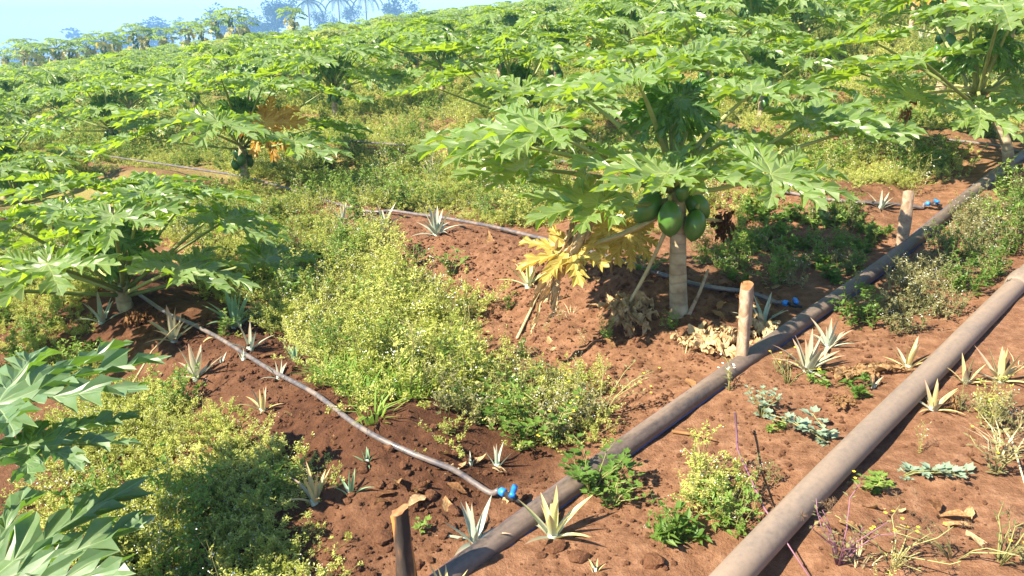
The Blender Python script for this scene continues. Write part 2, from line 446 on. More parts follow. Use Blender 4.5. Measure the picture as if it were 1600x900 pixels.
# ------------------------------------------------------------------ scattering of uncountable cover
def scatter(name, pts, rots, scl, pick, sources, label, cat):
    """one object whose points carry copies of the given small meshes"""
    me = bpy.data.meshes.new(name); me.from_pydata([tuple(p) for p in pts], [], [])
    me.attributes.new('rot', 'FLOAT_VECTOR', 'POINT').data.foreach_set('vector', np.asarray(rots, np.float32).ravel())
    me.attributes.new('scl', 'FLOAT', 'POINT').data.foreach_set('value', np.asarray(scl, np.float32))
    me.attributes.new('pick', 'INT', 'POINT').data.foreach_set('value', np.asarray(pick, np.int32))
    o = obj(name, me, label=label, category=cat, kind='stuff')
    ng = bpy.data.node_groups.new(name, 'GeometryNodeTree')
    ng.interface.new_socket('Geometry', in_out='INPUT', socket_type='NodeSocketGeometry')
    ng.interface.new_socket('Geometry', in_out='OUTPUT', socket_type='NodeSocketGeometry')
    gi = ng.nodes.new('NodeGroupInput'); go = ng.nodes.new('NodeGroupOutput'); jn = ng.nodes.new('GeometryNodeJoinGeometry')
    def na(nm, t):
        n = ng.nodes.new('GeometryNodeInputNamedAttribute'); n.data_type = t; n.inputs[0].default_value = nm; return n
    r, s, p = na('rot', 'FLOAT_VECTOR'), na('scl', 'FLOAT'), na('pick', 'INT')
    e2r = ng.nodes.new('FunctionNodeEulerToRotation'); ng.links.new(r.outputs[0], e2r.inputs[0])
    for k, so in enumerate(sources):
        oi = ng.nodes.new('GeometryNodeObjectInfo'); oi.inputs['Object'].default_value = so; oi.inputs['As Instance'].default_value = True
        cp = ng.nodes.new('FunctionNodeCompare'); cp.data_type = 'INT'; cp.operation = 'EQUAL'
        ng.links.new(p.outputs[0], cp.inputs[2]); cp.inputs[3].default_value = k
        ip = ng.nodes.new('GeometryNodeInstanceOnPoints')
        ng.links.new(gi.outputs[0], ip.inputs['Points']); ng.links.new(cp.outputs[0], ip.inputs['Selection'])
        ng.links.new(oi.outputs['Geometry'], ip.inputs['Instance']); ng.links.new(e2r.outputs[0], ip.inputs['Rotation']); ng.links.new(s.outputs[0], ip.inputs['Scale'])
        ng.links.new(ip.outputs[0], jn.inputs[0])
    ng.links.new(jn.outputs[0], go.inputs[0])
    md = o.modifiers.new('scatter', 'NODES'); md.node_group = ng
    return o
def source(name, me): return bpy.data.objects.new(name, me)      # held by the scatter only

def inpoly(px, py, poly):
    c = np.zeros(len(px), bool); n = len(poly)
    for i in range(n):
        x0, y0 = poly[i]; x1, y1 = poly[i - 1]
        k = ((y0 > py) != (y1 > py)) & (px < (x1 - x0) * (py - y0) / (y1 - y0 + 1e-9) + x0)
        c ^= k
    return c
def world_poly(poly): return [tuple(gp(*p)[:2]) for p in poly]
def sample(poly, density, g=None, clear=None):
    wp = np.array(poly); x0, y0 = wp.min(0); x1, y1 = wp.max(0)
    n = int((x1 - x0) * (y1 - y0) * density)
    x = rng.uniform(x0, x1, n); y = rng.uniform(y0, y1, n)
    k = inpoly(x, y, poly); x, y = x[k], y[k]
    # ragged margin
    k = fbm(x * 2.3 + 40, y * 2.3, 2) > -.48; x, y = x[k], y[k]
    u, v = uv_of(x, y); k = (np.abs(v - 1.33) > .09) & (np.abs(v - .77) > .10); x, y = x[k], y[k]
    return x, y

# ------------------------------------------------------------------ weeds
def diamond(mb, p, d, up, l, w, mi, fold=.25):
    d = d.normalized(); s = d.cross(up)
    if s.length < 1e-3: s = Vector((1, 0, 0))
    s.normalize(); n = s.cross(d)
    a, b = p, p + d * l
    m = p + d * l * .45
    mb.add([a, m + s * w * .5 + n * w * fold, b, m - s * w * .5 + n * w * fold], [(0, 1, 2), (0, 2, 3)], mi)
def stalk(mb, p0, p1, w, mi):
    d = (p1 - p0); s = d.cross(Vector((0.3, 0.7, .2))).normalized() * w * .5; s2 = d.cross(s).normalized() * w * .5
    mb.add([p0 - s, p0 + s, p1 + s * .6, p1 - s * .6], [(0, 1, 2, 3)], mi)
    mb.add([p0 - s2, p0 + s2, p1 + s2 * .6, p1 - s2 * .6], [(0, 1, 2, 3)], mi)
def clump(seed, h=.26, rad=.09, stems=9, twigs=5, leaf=.015, leafn=9, flower=.22, lmat='pale_leaf', fl='white_petal', fs=.0024, lowleaf=.03):
    r = random.Random(seed); mb = MB()
    rv = lambda: Vector((r.uniform(-1, 1), r.uniform(-1, 1), r.uniform(-1, 1)))
    for i in range(stems):
        a = r.random() * 2 * PI; q = rad * math.sqrt(r.random()) * .5
        base = Vector((q * math.cos(a), q * math.sin(a), -.02)); hh = h * r.uniform(.55, 1.1)
        top = base * r.uniform(1.5, 3) + Vector((r.uniform(-.04, .04), r.uniform(-.04, .04), hh))
        mid = base.lerp(top, .5) + rv() * .012
        stalk(mb, base, mid, .003, 1); stalk(mb, mid, top, .0024, 1)
        for j in range(4):
            p = base.lerp(mid, r.uniform(.2, 1)); d = rv(); d.z = abs(d.z) * .5
            diamond(mb, p, d, Vector((0, 0, 1)), lowleaf * r.uniform(.6, 1.3), lowleaf * .45, 0)
        for j in range(twigs):
            t = r.uniform(.35, 1); p = base.lerp(mid, t * 2) if t < .5 else mid.lerp(top, t * 2 - 1)
            d = rv(); d.z = abs(d.z) + .35; d.normalize(); e = p + d * hh * r.uniform(.12, .3)
            stalk(mb, p, e, .0017, 1)
            for k in range(leafn):
                lp = p.lerp(e, r.uniform(.1, 1.05)) + rv() * .006
                ld = rv(); ld.z = ld.z * .5 + .25
                diamond(mb, lp, ld, Vector((0, 0, 1)) + rv() * .4, leaf * r.uniform(.6, 1.4), leaf * r.uniform(.4, .7), 0)
            if r.random() < flower:
                for k in range(r.randint(1, 3)):
                    fp = e + rv() * .010
                    s = fs * r.uniform(.7, 1.3)
                    mb.add([fp + Vector((s, 0, 0)), fp + Vector((0, s, 0)), fp + Vector((-s, 0, 0)), fp + Vector((0, -s, 0)), fp + Vector((0, 0, s)), fp - Vector((0, 0, s))],
                           [(0, 1, 4), (1, 2, 4), (2, 3, 4), (3, 0, 4), (1, 0, 5), (2, 1, 5), (3, 2, 5), (0, 3, 5)], 2)
    return mb.mesh('weed', [lmat, 'stem', fl], False)
S_pale = [source('pale_weed', clump(100 + i)) for i in range(5)]
S_mat = [source('pale_mat', clump(200 + i, h=.13, rad=.17, stems=16, twigs=6, leaf=.0095, leafn=11, flower=.14, fs=.0018, lowleaf=.022)) for i in range(5)]
S_wiry = [source('wiry_weed', clump(220 + i, h=.27, rad=.06, stems=4, twigs=5, leaf=.010, leafn=4, flower=.6, fs=.0026, lowleaf=.02)) for i in range(3)]
S_green = [source('green_weed', clump(120 + i, h=.22, leaf=.022, leafn=6, flower=.08, lmat='green_leaf', lowleaf=.04)) for i in range(4)]
S_dull = [source('dull_weed', clump(140 + i, h=.20, stems=8, leaf=.016, leafn=5, flower=.2, lmat='dull_leaf', lowleaf=.03)) for i in range(4)]
S_broad = [source('broad_weed', clump(160 + i, h=.15, stems=6, twigs=3, leaf=.042, leafn=5, flower=.05, lmat='green_leaf', lowleaf=.05)) for i in range(3)]
def tuft(seed, h, n, m, w=.005, spread=.6):
    r = random.Random(seed); mb = MB()
    for i in range(n):
        a = r.random() * 2 * PI; d = Vector((math.cos(a), math.sin(a), 0)); s = Vector((-d.y, d.x, 0)) * w * r.uniform(.6, 1.3)
        hh = h * r.uniform(.5, 1.1); sp = spread * r.uniform(.3, 1.2); b = d * r.uniform(0, .04) - Vector((0, 0, .015))
        p1 = b + d * hh * sp * .35 + Vector((0, 0, hh * .6)); p2 = b + d * hh * sp + Vector((0, 0, hh * r.uniform(.6, 1)))
        mb.add([b - s, b + s, p1 + s * .8, p1 - s * .8, p2], [(0, 1, 2, 3), (3, 2, 4)])
    return mb.mesh('grass_tuft', m, False)
S_grass = [source('grass_tuft', tuft(180 + i, .12, 26, 'grass', .004, 1.0)) for i in range(3)]
S_straw = [source('straw_tuft', tuft(190 + i, .14, 14, 'straw', .003, .9)) for i in range(3)]
def cover(name, poly, density, sources, smin, smax, label, cat, world=False, extra=None, flt=None):
    wp = poly if world else world_poly(poly)
    x, y = sample(wp, density)
    if flt is not None: k = flt(x, y); x, y = x[k], y[k]
    z = H(x, y) - .005
    n = len(x)
    rot = np.stack([rng.normal(0, .12, n), rng.normal(0, .12, n), rng.uniform(0, 2 * PI, n)], -1)
    sc = rng.uniform(smin, smax, n) * (1 + .45 * fbm(x * 1.7, y * 1.7 + 9, 2))
    return scatter(name, np.stack([x, y, z], -1), rot, np.clip(sc, .35, 2), rng.integers(0, len(sources), n), sources, label, cat)

cover('pale_weed_cover', [(110, 635), (230, 615), (320, 640), (400, 690), (460, 725), (500, 790), (515, 870), (510, 960), (180, 1000), (60, 800), (90, 690)], 170, S_mat * 4 + S_wiry + S_green[:1], .7, 1.1,
      'mat of pale flowering weeds between the grey hose and the papaya leaves', 'weeds')
cover('pale_weed_cover', [(425, 460), (560, 440), (680, 450), (735, 490), (700, 540), (760, 600), (700, 650), (560, 600), (510, 585), (450, 530)], 170, S_mat * 3 + S_wiry + S_pale[:2] + S_green[:1], .85, 1.3,
      'bushy light yellow-green weeds between the two grey hoses', 'weeds')
cover('weed_cover', [(680, 600), (760, 580), (880, 600), (960, 620), (960, 680), (890, 730), (790, 715), (700, 680)], 95, S_green[:2] + S_mat * 2 + S_dull + S_wiry, .6, 1.0,
      'leafy weeds with yellow flowers on the bank behind the black pipe', 'weeds')
cover('weed_cover', [(340, 380), (480, 375), (600, 400), (640, 440), (560, 455), (430, 470), (330, 475), (300, 430)], 85, S_mat + S_green + S_pale[:2], .7, 1.1,
      'dull green weeds in the shade right of the short papaya', 'weeds')
cover('weed_cover', [(230, 330), (420, 300), (540, 340), (600, 375), (600, 410), (450, 400), (300, 410)], 130, S_mat * 3 + S_green + S_wiry, .8, 1.2,
      'pale weeds in front of the second grey hose', 'weeds')
cover('weed_cover', [(480, 300), (640, 250), (720, 270), (880, 300), (900, 360), (800, 355), (640, 330), (520, 320)], 80, S_mat * 3 + S_green + S_wiry, .8, 1.2,
      'pale weeds behind the second grey hose', 'weeds')
cover('shaded_weed_cover', [(1085, 350), (1180, 330), (1330, 335), (1390, 380), (1340, 440), (1240, 475), (1150, 440), (1090, 420)], 90, S_green * 2 + S_broad * 2 + S_dull, .45, .85,
      'dark green weeds in the shade behind the black pipe', 'weeds')
cover('weed_cover', [(1330, 470), (1420, 400), (1540, 300), (1640, 300), (1640, 400), (1540, 450), (1460, 520), (1340, 530)], 120, S_dull * 2 + S_green, .5, .95,
      'straggly weeds between the black pipe and the brown pipe', 'weeds')
cover('weed_cover', [(1480, 620), (1560, 510), (1680, 480), (1700, 800), (1560, 800)], 32, S_dull + S_straw + S_pale[:1], .45, .9,
      'dry straggly weeds right of the brown pipe', 'weeds')
cover('pale_weed_cover', [(1030, 780), (1075, 740), (1150, 770), (1170, 840), (1110, 890), (1040, 880)], 150, S_pale + S_green[:1] + S_broad[:1], .5, .8,
      'pale flowering weed clump between the two thick pipes', 'weeds')
cover('weed_cover', [(0, 500), (130, 500), (160, 560), (140, 620), (0, 640)], 80, S_mat * 2 + S_green, .5, .9,
      'pale weeds left of the grey hose below the short papaya', 'weeds')
cover('grass_cover', [(490, 600), (560, 565), (640, 580), (660, 620), (600, 655), (500, 640)], 190, S_grass, .6, 1.1,
      'patch of fresh green grass among the pale weeds', 'grass')
cover('straw_litter', [(830, 480), (1000, 480), (1250, 520), (1300, 600), (1100, 640), (900, 560)], 5, S_straw, .5, .9,
      'wisps of dry straw on the bare soil bank', 'straw')
cover('sparse_weed_cover', [(1250, 900), (1420, 700), (1500, 620), (1700, 620), (1700, 960)], 16, S_dull + S_straw + S_wiry, .3, .75,
      'sparse straggly weeds and straw on the soil right of the brown pipe', 'weeds')
cover('sparse_weed_cover', [(900, 860), (1100, 670), (1250, 540), (1420, 560), (1300, 720), (1150, 880)], 12, S_dull + S_straw + S_broad, .25, .6,
      'sparse seedlings and straw on the soil between the two thick pipes', 'weeds')
cover('sparse_weed_cover', [(560, 360), (720, 370), (900, 430), (1060, 500), (1100, 620), (940, 620), (780, 560), (700, 440)], 9, S_straw + S_green + S_wiry, .25, .6,
      'scattered seedlings and straw on the bare bank', 'weeds')
cover('weed_cover', [(-60, 390), (120, 380), (160, 450), (120, 480), (-60, 520)], 110, S_mat * 2 + S_green, .7, 1.1,
      'weeds beside the short papaya stem on the far side of the hose', 'weeds')
# wider field beyond, thinning with distance
def field_poly(y0, y1): return [(-y0 * .72 - 1, y0), (y0 * .72 + 1, y0), (y1 * .72, y1), (-y1 * .72, y1)]
def row_gap(x, y):
    u, v = uv_of(x, y); d = (u - ROW0 + .05 - .02 * v) / ROWS; d = np.abs(d - np.round(d)) * ROWS
    return ((d > .30) | (rng.random(len(x)) < .25)) & (v > 1.6) & (fbm(x * .6, y * .6, 2) > -.5)
def beyond(x, y):
    u, v = uv_of(x, y); return row_gap(x, y) & (u > 3.9)
cover('pale_weed_cover', field_poly(4.6, 9), 90, S_mat * 4 + S_green + S_wiry, .8, 1.3, 'pale weeds covering the ground behind the second hose', 'weeds', True, flt=beyond)
cover('pale_weed_cover', field_poly(9, 17), 44, S_mat * 3 + S_green + S_pale[:2], .9, 1.5, 'pale weeds between the middle papaya rows', 'weeds', True, flt=row_gap)
cover('pale_weed_cover', field_poly(17, 40), 7, S_mat * 3 + S_green, 1.2, 2.0, 'weeds between the far papaya rows', 'weeds', True, flt=row_gap)

# ------------------------------------------------------------------ papaya leaf
def leaf_data(seed, lobes=9, K=4, sub=0, droop=.30, fold=.35, crumple=0.0):
    r = random.Random(seed)
    if lobes == 9: ang = [0, 36, -36, 73, -73, 111, -111, 150, -150]; ln = [1, .98, .98, .90, .90, .72, .72, .46, .46]
    else: ang = [0, 42, -42, 86, -86, 132, -132]; ln = [1, .95, .95, .8, .8, .52, .52]
    order = sorted(range(len(ang)), key=lambda i: ang[i])
    V, Fc, vein = [(0, 0, 0)], [], [1.0]
    def put(p, q): V.append(tuple(p)); vein.append(q); return len(V) - 1
    L = [l * r.uniform(.9, 1.08) for l in ln]; AN = [math.radians(a + r.uniform(-5, 5)) for a in ang]
    dr = [droop * r.uniform(.5, 1.4) for _ in ang]; up = [r.uniform(.02, .16) for _ in ang]
    web = {}
    for a, b in zip(order[:-1], order[1:]):
        th = .5 * (AN[a] + AN[b]); q = .27 * min(L[a], L[b]) * r.uniform(.9, 1.15)
        web[(a, 'p')] = web[(b, 'm')] = put((math.sin(th) * q, math.cos(th) * q, .03), 0)
    th = AN[order[0]] - .35; web[(order[0], 'm')] = put((math.sin(th) * .11, math.cos(th) * .11, .02), 0)
    th = AN[order[-1]] + .35; web[(order[-1], 'p')] = put((math.sin(th) * .11, math.cos(th) * .11, .02), 0)
    for i in range(len(ang)):
        l = L[i]; d = Vector((math.sin(AN[i]), math.cos(AN[i]), 0)); n = Vector((math.cos(AN[i]), -math.sin(AN[i]), 0))
        bend = r.uniform(-.12, .12)
        kk = K if l > .55 else max(2, K - 2)
        def P(s, w, side, lift=0):
            z = up[i] * s * l - dr[i] * (s * l) ** 2 + fold * abs(w) * (1 - .4 * s) + lift
            return d * (s * l) + n * (side * w + bend * s * s * l) + Vector((0, 0, z))
        st = (.94 - .22) / (kk + .55)
        m = [put(P(.22 + st * k, 0, 1), 1) for k in range(kk + 1)]
        tip = put(P(1, 0, 1), 1)
        for side, tag in ((1, 'p'), (-1, 'm')):
            q = web[(i, tag)]
            def F3(*t): Fc.append(t if side < 0 else t[::-1])
            F3(0, q, m[0])
            for k in range(kk):
                s0 = .22 + st * k; wt = (.19 - .085 * k / kk) * (l ** .6) * r.uniform(.8, 1.2); lift = r.uniform(-.035, .05)
                sh = put(P(s0 + st * .75, wt * .78, side, lift + .022), 0)
                tp = put(P(s0 + st * 1.55, wt * 1.06, side, lift * 1.5 - .045), 1)
                inn = put(P(s0 + st * 1.35, wt * .52, side, lift * .5 + .018), 0)
                nx_ = put(P(s0 + st * 1.22, .052 * (1 - .5 * k / kk), side), 0)
                F3(m[k], q, sh); F3(m[k], sh, tp); F3(m[k], tp, inn); F3(m[k], inn, nx_); F3(m[k], nx_, m[k + 1])
                q = nx_
            e = put(P(.93 - .02, .055, side), 0)
            F3(m[kk], q, e); F3(m[kk], e, tip)
    V = np.array(V); vein = np.array(vein); Fc = [tuple(t) for t in Fc]
    for _ in range(sub):
        ed = {}; nv = list(V); nw = list(vein); nf = []
        def mid(a, b):
            k = (min(a, b), max(a, b))
            if k not in ed:
                ed[k] = len(nv); nv.append((V[a] + V[b]) * .5); nw.append((vein[a] + vein[b]) * .5)
            return ed[k]
        for a, b, c in Fc:
            x, y, z = mid(a, b), mid(b, c), mid(c, a)
            nf += [(a, x, z), (x, b, y), (z, y, c), (x, y, z)]
        V = np.array(nv); vein = np.array(nw); Fc = nf
    ox = seed * 3.7
    V[:, 2] += .035 * noise2(V[:, 0] * 6 + ox, V[:, 1] * 6) + (.02 * noise2(V[:, 0] * 15 + ox, V[:, 1] * 15) if sub else 0)
    if sub: V[:, 0] += .022 * noise2(V[:, 0] * 13 + ox, V[:, 1] * 13 + 7); V[:, 1] += .022 * noise2(V[:, 0] * 13 + 31, V[:, 1] * 13 + ox)
    if crumple:
        c = crumple
        X, Y = V[:, 0].copy(), V[:, 1].copy()
        V[:, 2] += c * (.30 * noise2(X * 4 + ox, Y * 4) + .22 * noise2(X * 9, Y * 9 + ox) + .10 * noise2(X * 22, Y * 22))
        V[:, 0] = X * (1 - .45 * c) + c * .16 * noise2(X * 5 + 9, Y * 5 + ox); V[:, 1] = Y * (1 - .30 * c) + c * .16 * noise2(X * 5, Y * 5 + ox + 60)
    mb = MB(); mb.add(V, Fc, 0, vein=vein); return mb
LEAF_MB = [leaf_data(10 + i, sub=1, droop=random.uniform(.02, .22), fold=random.uniform(.25, .55)) for i in range(6)]
LEAF = [m.mesh('papaya_leaf', 'leaf', True, 16) for m in LEAF_MB]
LOW_MB = [leaf_data(30 + i, sub=0, K=3, droop=random.uniform(.08, .35), fold=random.uniform(.2, .5)) for i in range(5)]
DRY_MB = [leaf_data(50 + i, sub=2, droop=.2, fold=.5, crumple=random.uniform(.8, 1.15)) for i in range(5)]
DRY = [m.mesh('dead_leaf', 'leaf_dry') for m in DRY_MB]
def petiole_path(a, b, sag):
    a, b = Vector(a), Vector(b); m = a.lerp(b, .5) + Vector((0, 0, sag))
    return [a * (1 - t) ** 2 + m * 2 * t * (1 - t) + b * t * t for t in (0, .14, .3, .5, .7, .88, 1)]
def petiole_mb(a, b, sag, r0=.011, r1=.0065, n=6):
    mb = MB(); p = petiole_path(a, b, sag); mb.add(*tube(p, [r0 * 1.3, r0, r0 * .95, r0 * .9, (r0 + r1) / 2, r1, r1 * .9], n)); return mb
def trunk_mb(h, r0, r1, lean=(0, 0), seed=0):
    n, k = 12, 16; mb = MB(); r = random.Random(seed); pts, rad = [], []
    for i in range(k):
        t = i / (k - 1); pts.append((lean[0] * t * t + .01 * math.sin(t * 5 + seed), lean[1] * t * t, -.06 + (h + .06) * t))
        rad.append((r0 + (r1 - r0) * t) * (1.18 - .18 * min(1, t * 6)) * (1 + .035 * (i % 2)))
    v, f = tube(pts, rad, n, True, .04, seed)
    mb.add(v, f, 0, tip=[max(0, (i // n) / (k - 1) - .72) * 3 for i in range(len(v))]); return mb
def fruit_mb(seed, l=.085, w=.052):
    mb = MB(); n, k = 15, 11; v, f = [], []
    for i in range(k):
        t = i / (k - 1); z = -l + 2 * l * t
        q = math.sin(PI * min(max(t, .001), .999)) ** .62 * (1.04 - .20 * (1 - t) - .12 * t * t)
        for j in range(n):
            a = 2 * PI * j / n; q2 = q * (1 + .045 * math.cos(5 * a + seed))
            v.append((w * q2 * math.cos(a), w * q2 * math.sin(a), z))
    for i in range(k - 1):
        for j in range(n): f.append((i * n + j, i * n + (j + 1) % n, (i + 1) * n + (j + 1) % n, (i + 1) * n + j))
    f.append(tuple(range(n - 1, -1, -1))); f.append(tuple(range((k - 1) * n, k * n)))
    mb.add(v, f); mb.add(*tube([(0, 0, l * .97), (0, .004, l * 1.25)], [.009, .008], 6)); mb.mi[-8:] = [1] * 8
    return mb
FRUIT = [fruit_mb(i, .068 + .007 * i, .048 + .004 * i).mesh('papaya_fruit', ['fruit', 'petiole']) for i in range(3)]
def place_leaf(tree, attach, hub, fwd, nor, size, var, m=None, sag=.05, pm=None, r0=.011, hi=True):
    mtx = Matrix.Translation(hub) @ frame(fwd, nor) @ Matrix.Scale(size, 4)
    lf = obj('leaf', LEAF[var % len(LEAF)], tree, mtx)
    if m: override(lf, m)
    pe = petiole_mb(attach, hub, sag, r0); inv = mtx.inverted()
    pe.v = [tuple(inv @ Vector(p)) for p in pe.v]
    po = obj('petiole', pe.mesh('petiole', 'petiole'), lf)
    if pm: override(po, pm)
    return lf
def leaf_specs(seed, n, th, size=.38, plen=.62, spread=1.0):
    """angles by the golden spiral: young leaves upright at the top, old ones level or hanging"""
    r = random.Random(seed); out = []; a0 = r.random() * 6.28
    for i in range(n):
        t = i / (n - 1); a = a0 + i * 2.3999 + r.uniform(-.25, .25)
        el = math.radians(76 - 70 * t ** .9 + r.uniform(-8, 8)); pl = plen * (0.62 + .45 * min(1, t * 2.2)) * r.uniform(.88, 1.1)
        att = Vector((.02 * math.cos(a), .02 * math.sin(a), th - .10 * t)); d = Vector((math.cos(a) * math.cos(el) * spread, math.sin(a) * math.cos(el) * spread, math.sin(el)))
        hub = att + d * pl
        if hub.z < .22: hub.z = .22 + r.random() * .1
        out_ = Vector((math.cos(a), math.sin(a), 0))
        dip = .02 + .30 * t + r.uniform(-.12, .15)
        fwd = out_ + Vector((0, 0, -dip)); nor = Vector((0, 0, 1)) + out_ * dip * .8 + Vector((r.uniform(-.2, .2), r.uniform(-.2, .2), 0))
        out.append((att, hub, fwd, nor, size * (0.72 + .36 * min(1, t * 2)) * r.uniform(.9, 1.1), r.randint(0, 5), .10 * (1 - t) - .02, a, t))
    return out
def young_leaves(tree, th, seed, n=4, s=.24, lean=Vector((0, 0, 0))):
    r = random.Random(seed)
    for i in range(n):
        a = 2 * PI * i / n + r.random(); o = Vector((math.cos(a), math.sin(a), 0)); att = lean + Vector((0, 0, th))
        hub = att + o * .07 + Vector((0, 0, .22 + .1 * r.random()))
        place_leaf(tree, att, hub, o * .55 + Vector((0, 0, -.9)), o + Vector((0, 0, .5)), s * r.uniform(.85, 1.15), r.randint(0, 5), 'leaf_young', .03, None, .007)
def fruits(tree, th, seed, n, lean=(0, 0)):
    r = random.Random(seed)
    for i in range(n):
        a = i * 2.4 + r.random() * .5; lv = i / max(1, n); z = th - .13 - .13 * lv
        p = Vector((lean[0] + .078 * math.cos(a), lean[1] + .078 * math.sin(a), z))
        obj('fruit', FRUIT[r.randint(0, 2)], tree, Matrix.Translation(p) @ Matrix.Rotation(r.uniform(-.25, .25), 4, 'X') @ Matrix.Rotation(r.uniform(-.3, .3), 4, 'Y') @ Matrix.Scale(r.uniform(.7, 1.0), 4))
def build_tree(loc, label, seed, n=14, th=.42, size=.38, plen=.62, nf=5, yellow=0, orange=0, lean=(0, 0), spread=1.0, group=None, m='leaf', r0=.045):
    t = empty('papaya_tree', loc, 0, 1, label=label, category='papaya tree')
    if group: t['group'] = group
    obj('trunk', trunk_mb(th, r0, r0 * .66, lean, seed).mesh('trunk', 'trunk'), t)
    le = Vector((lean[0], lean[1], 0))
    for (att, hub, fwd, nor, sz, var, sag, a, tt) in leaf_specs(seed, n, th, size, plen, spread):
        mm = m if m != 'leaf' else None; pm = None
        if tt > .9 and yellow > 0: mm = 'leaf_yellow'; yellow -= 1
        elif tt > .8 and orange > 0: mm = 'leaf_orange'; orange -= 1
        place_leaf(t, att + le, hub + le, fwd, nor, sz, var, mm, sag, pm)
    young_leaves(t, th, seed + 5, 4, size * .62, le)
    fruits(t, th, seed + 9, nf, lean)
    return t
used = []
def tree_at(px, py, label, **k):
    p = gp(px, py); used.append((p.x, p.y)); return build_tree(p, label, **k), p

# the large fruiting papaya on the bank: leaves read off the photograph one by one
hp = gp(1062, 487); used.append((hp.x, hp.y))
hero = empty('papaya_tree', hp, label='papaya tree with bare pale trunk and cluster of green fruit above the soil bank', category='papaya tree')
hy = hp.y
apex = at_y(1050, 268, hy) - hp
obj('trunk', trunk_mb(apex.z, .040, .030, (apex.x, 0), 3).mesh('trunk', 'trunk'), hero)
def hl(px, py, dy, fwd, nor, size, var, az, m=None, sag=.05, pm=None, r0=.012, apx=None):
    hub = at_y(px, py, hy + dy) - hp
    att = apex + Vector((0, 0, az))
    return place_leaf(hero, att, hub, fwd, nor, size, var, m, sag, pm, r0)
hl(995, 125, -.25, (-.55, .75, .02), (-.12, -.12, 1), .39, 0, -.02)
hl(1175, 145, -.05, (.75, .6, .10), (-.15, -.22, 1), .37, 1, -.03)
hl(858, 202, -.30, (-1, .25, -.02), (.1, -.25, 1), .37, 2, -.06, sag=-.03)
hl(1262, 188, .10, (1, .25, .12), (-.1, -.25, 1), .33, 3, -.06, sag=-.06)
hl(910, 152, .20, (-.8, .6, .05), (.1, -.15, 1), .33, 4, -.04)
hl(1040, 274, -.40, (-.75, .60, .14), (.05, -.22, 1), .37, 5, -.08, sag=.03)
hl(1075, 272, -.25, (.9, .45, .12), (-.05, -.20, 1), .30, 1, -.08, sag=.02)
hl(1205, 272, -.30, (.95, .25, -.02), (-.05, -.42, 1), .35, 0, -.09, sag=-.04)
hl(935, 317, -.25, (-1, .15, -.03), (.05, -.25, 1), .35, 3, -.12, sag=-.03)
hl(1085, 250, .30, (.45, .8, 0), (0, -.2, 1), .32, 2, -.04)
hl(1060, 92, .35, (.1, 1, .10), (0, -.25, 1), .37, 4, 0)
hl(1115, 110, .30, (.7, .7, 0), (.1, -.15, 1), .35, 5, 0)
hl(985, 90, .45, (-.6, .8, 0), (0, -.15, 1), .33, 2, 0)
hl(820, 262, .05, (-1, .3, -.05), (0, -.22, 1), .33, 5, -.08, sag=.02)
hl(1150, 215, .35, (.8, .8, 0), (0, -.2, 1), .32, 0, -.04)
hl(775, 222, -.05, (-1, .25, .02), (.05, -.22, 1), .36, 1, -.07, sag=.05)
hl(1325, 205, .05, (1, .3, .02), (-.05, -.25, 1), .32, 5, -.07, sag=.0)
hl(893, 388, -.20, (-.5, -.55, -.45), (-.25, -.5, .8), .24, 3, -.16, 'leaf_yellow', -.05, 'petiole_dry')
hl(955, 352, .25, (-.35, -.2, -.75), (-.2, -.9, .35), .20, 0, -.15, 'leaf_yellow', .05)
hl(985, 365, .10, (.0, -.35, -.9), (0, -1, .2), .17, 2, -.16, 'leaf_yellow', .05)
young_leaves(hero, apex.z - .02, 77, 4, .21, Vector((apex.x, 0, 0)))
for (px, py, dy, s, rx, ry, fi) in [(1047, 342, -.10, 1.0, .15, -.1, 2), (1085, 352, -.05, .98, .1, .08, 1), (1012, 326, -.04, .95, .1, .7, 2), (1090, 322, .0, .95, 0, -.75, 1), (1020, 300, .0, .8, 0, .7, 0), (1082, 306, .04, .8, 0, -.7, 0), (1055, 318, .09, .9, 0, 0, 1), (1066, 300, -.07, .7, .2, 0, 0)]:
    p = at_y(px, py, hy + dy) - hp
    obj('fruit', FRUIT[fi], hero, Matrix.Translation(p) @ Matrix.Rotation(rx, 4, 'X') @ Matrix.Rotation(ry, 4, 'Y') @ Matrix.Scale(s, 4))
# its dead leaves: one still hanging on its stalk, one lying against the bank
def dead(parent, base, att, hub, fwd, nor, size, var, m='leaf_dry', sag=0, scale=(1, 1, 1)):
    mtx = Matrix.Translation(hub) @ frame(fwd, nor) @ Matrix.Diagonal((size * scale[0], size * scale[1], size * scale[2], 1))
    lf = obj('dead_leaf', DRY[var], parent, mtx); override(lf, m)
    if att is not None:
        pe = petiole_mb(att, hub, sag, .009, .007); inv = mtx.inverted(); pe.v = [tuple(inv @ Vector(p)) for p in pe.v]
        obj('petiole', pe.mesh('petiole', 'petiole_dry'), lf)
    return lf
q = gp(980, 494)
dead(hero, hp, apex + Vector((0, 0, -.22)), q - hp + Vector((0, 0, .05)), (-.10, -.8, -.30), (-.1, -.35, 1), .30, 0, sag=-.04, scale=(1, .95, .6))
dead(hero, hp, apex + Vector((.02, .05, -.2)), at_y(1130, 345, hy + .15) - hp, (.1, -.1, -1), (-.3, -1, 0), .16, 1, 'leaf_brown', scale=(.7, 1, 1))
dead(hero, hp, None, at_y(888, 392, hy - .22) - hp, (-.42, -.25, -.85), (-.5, -.8, .2), .38, 2, scale=(.34, 1.25, .5))

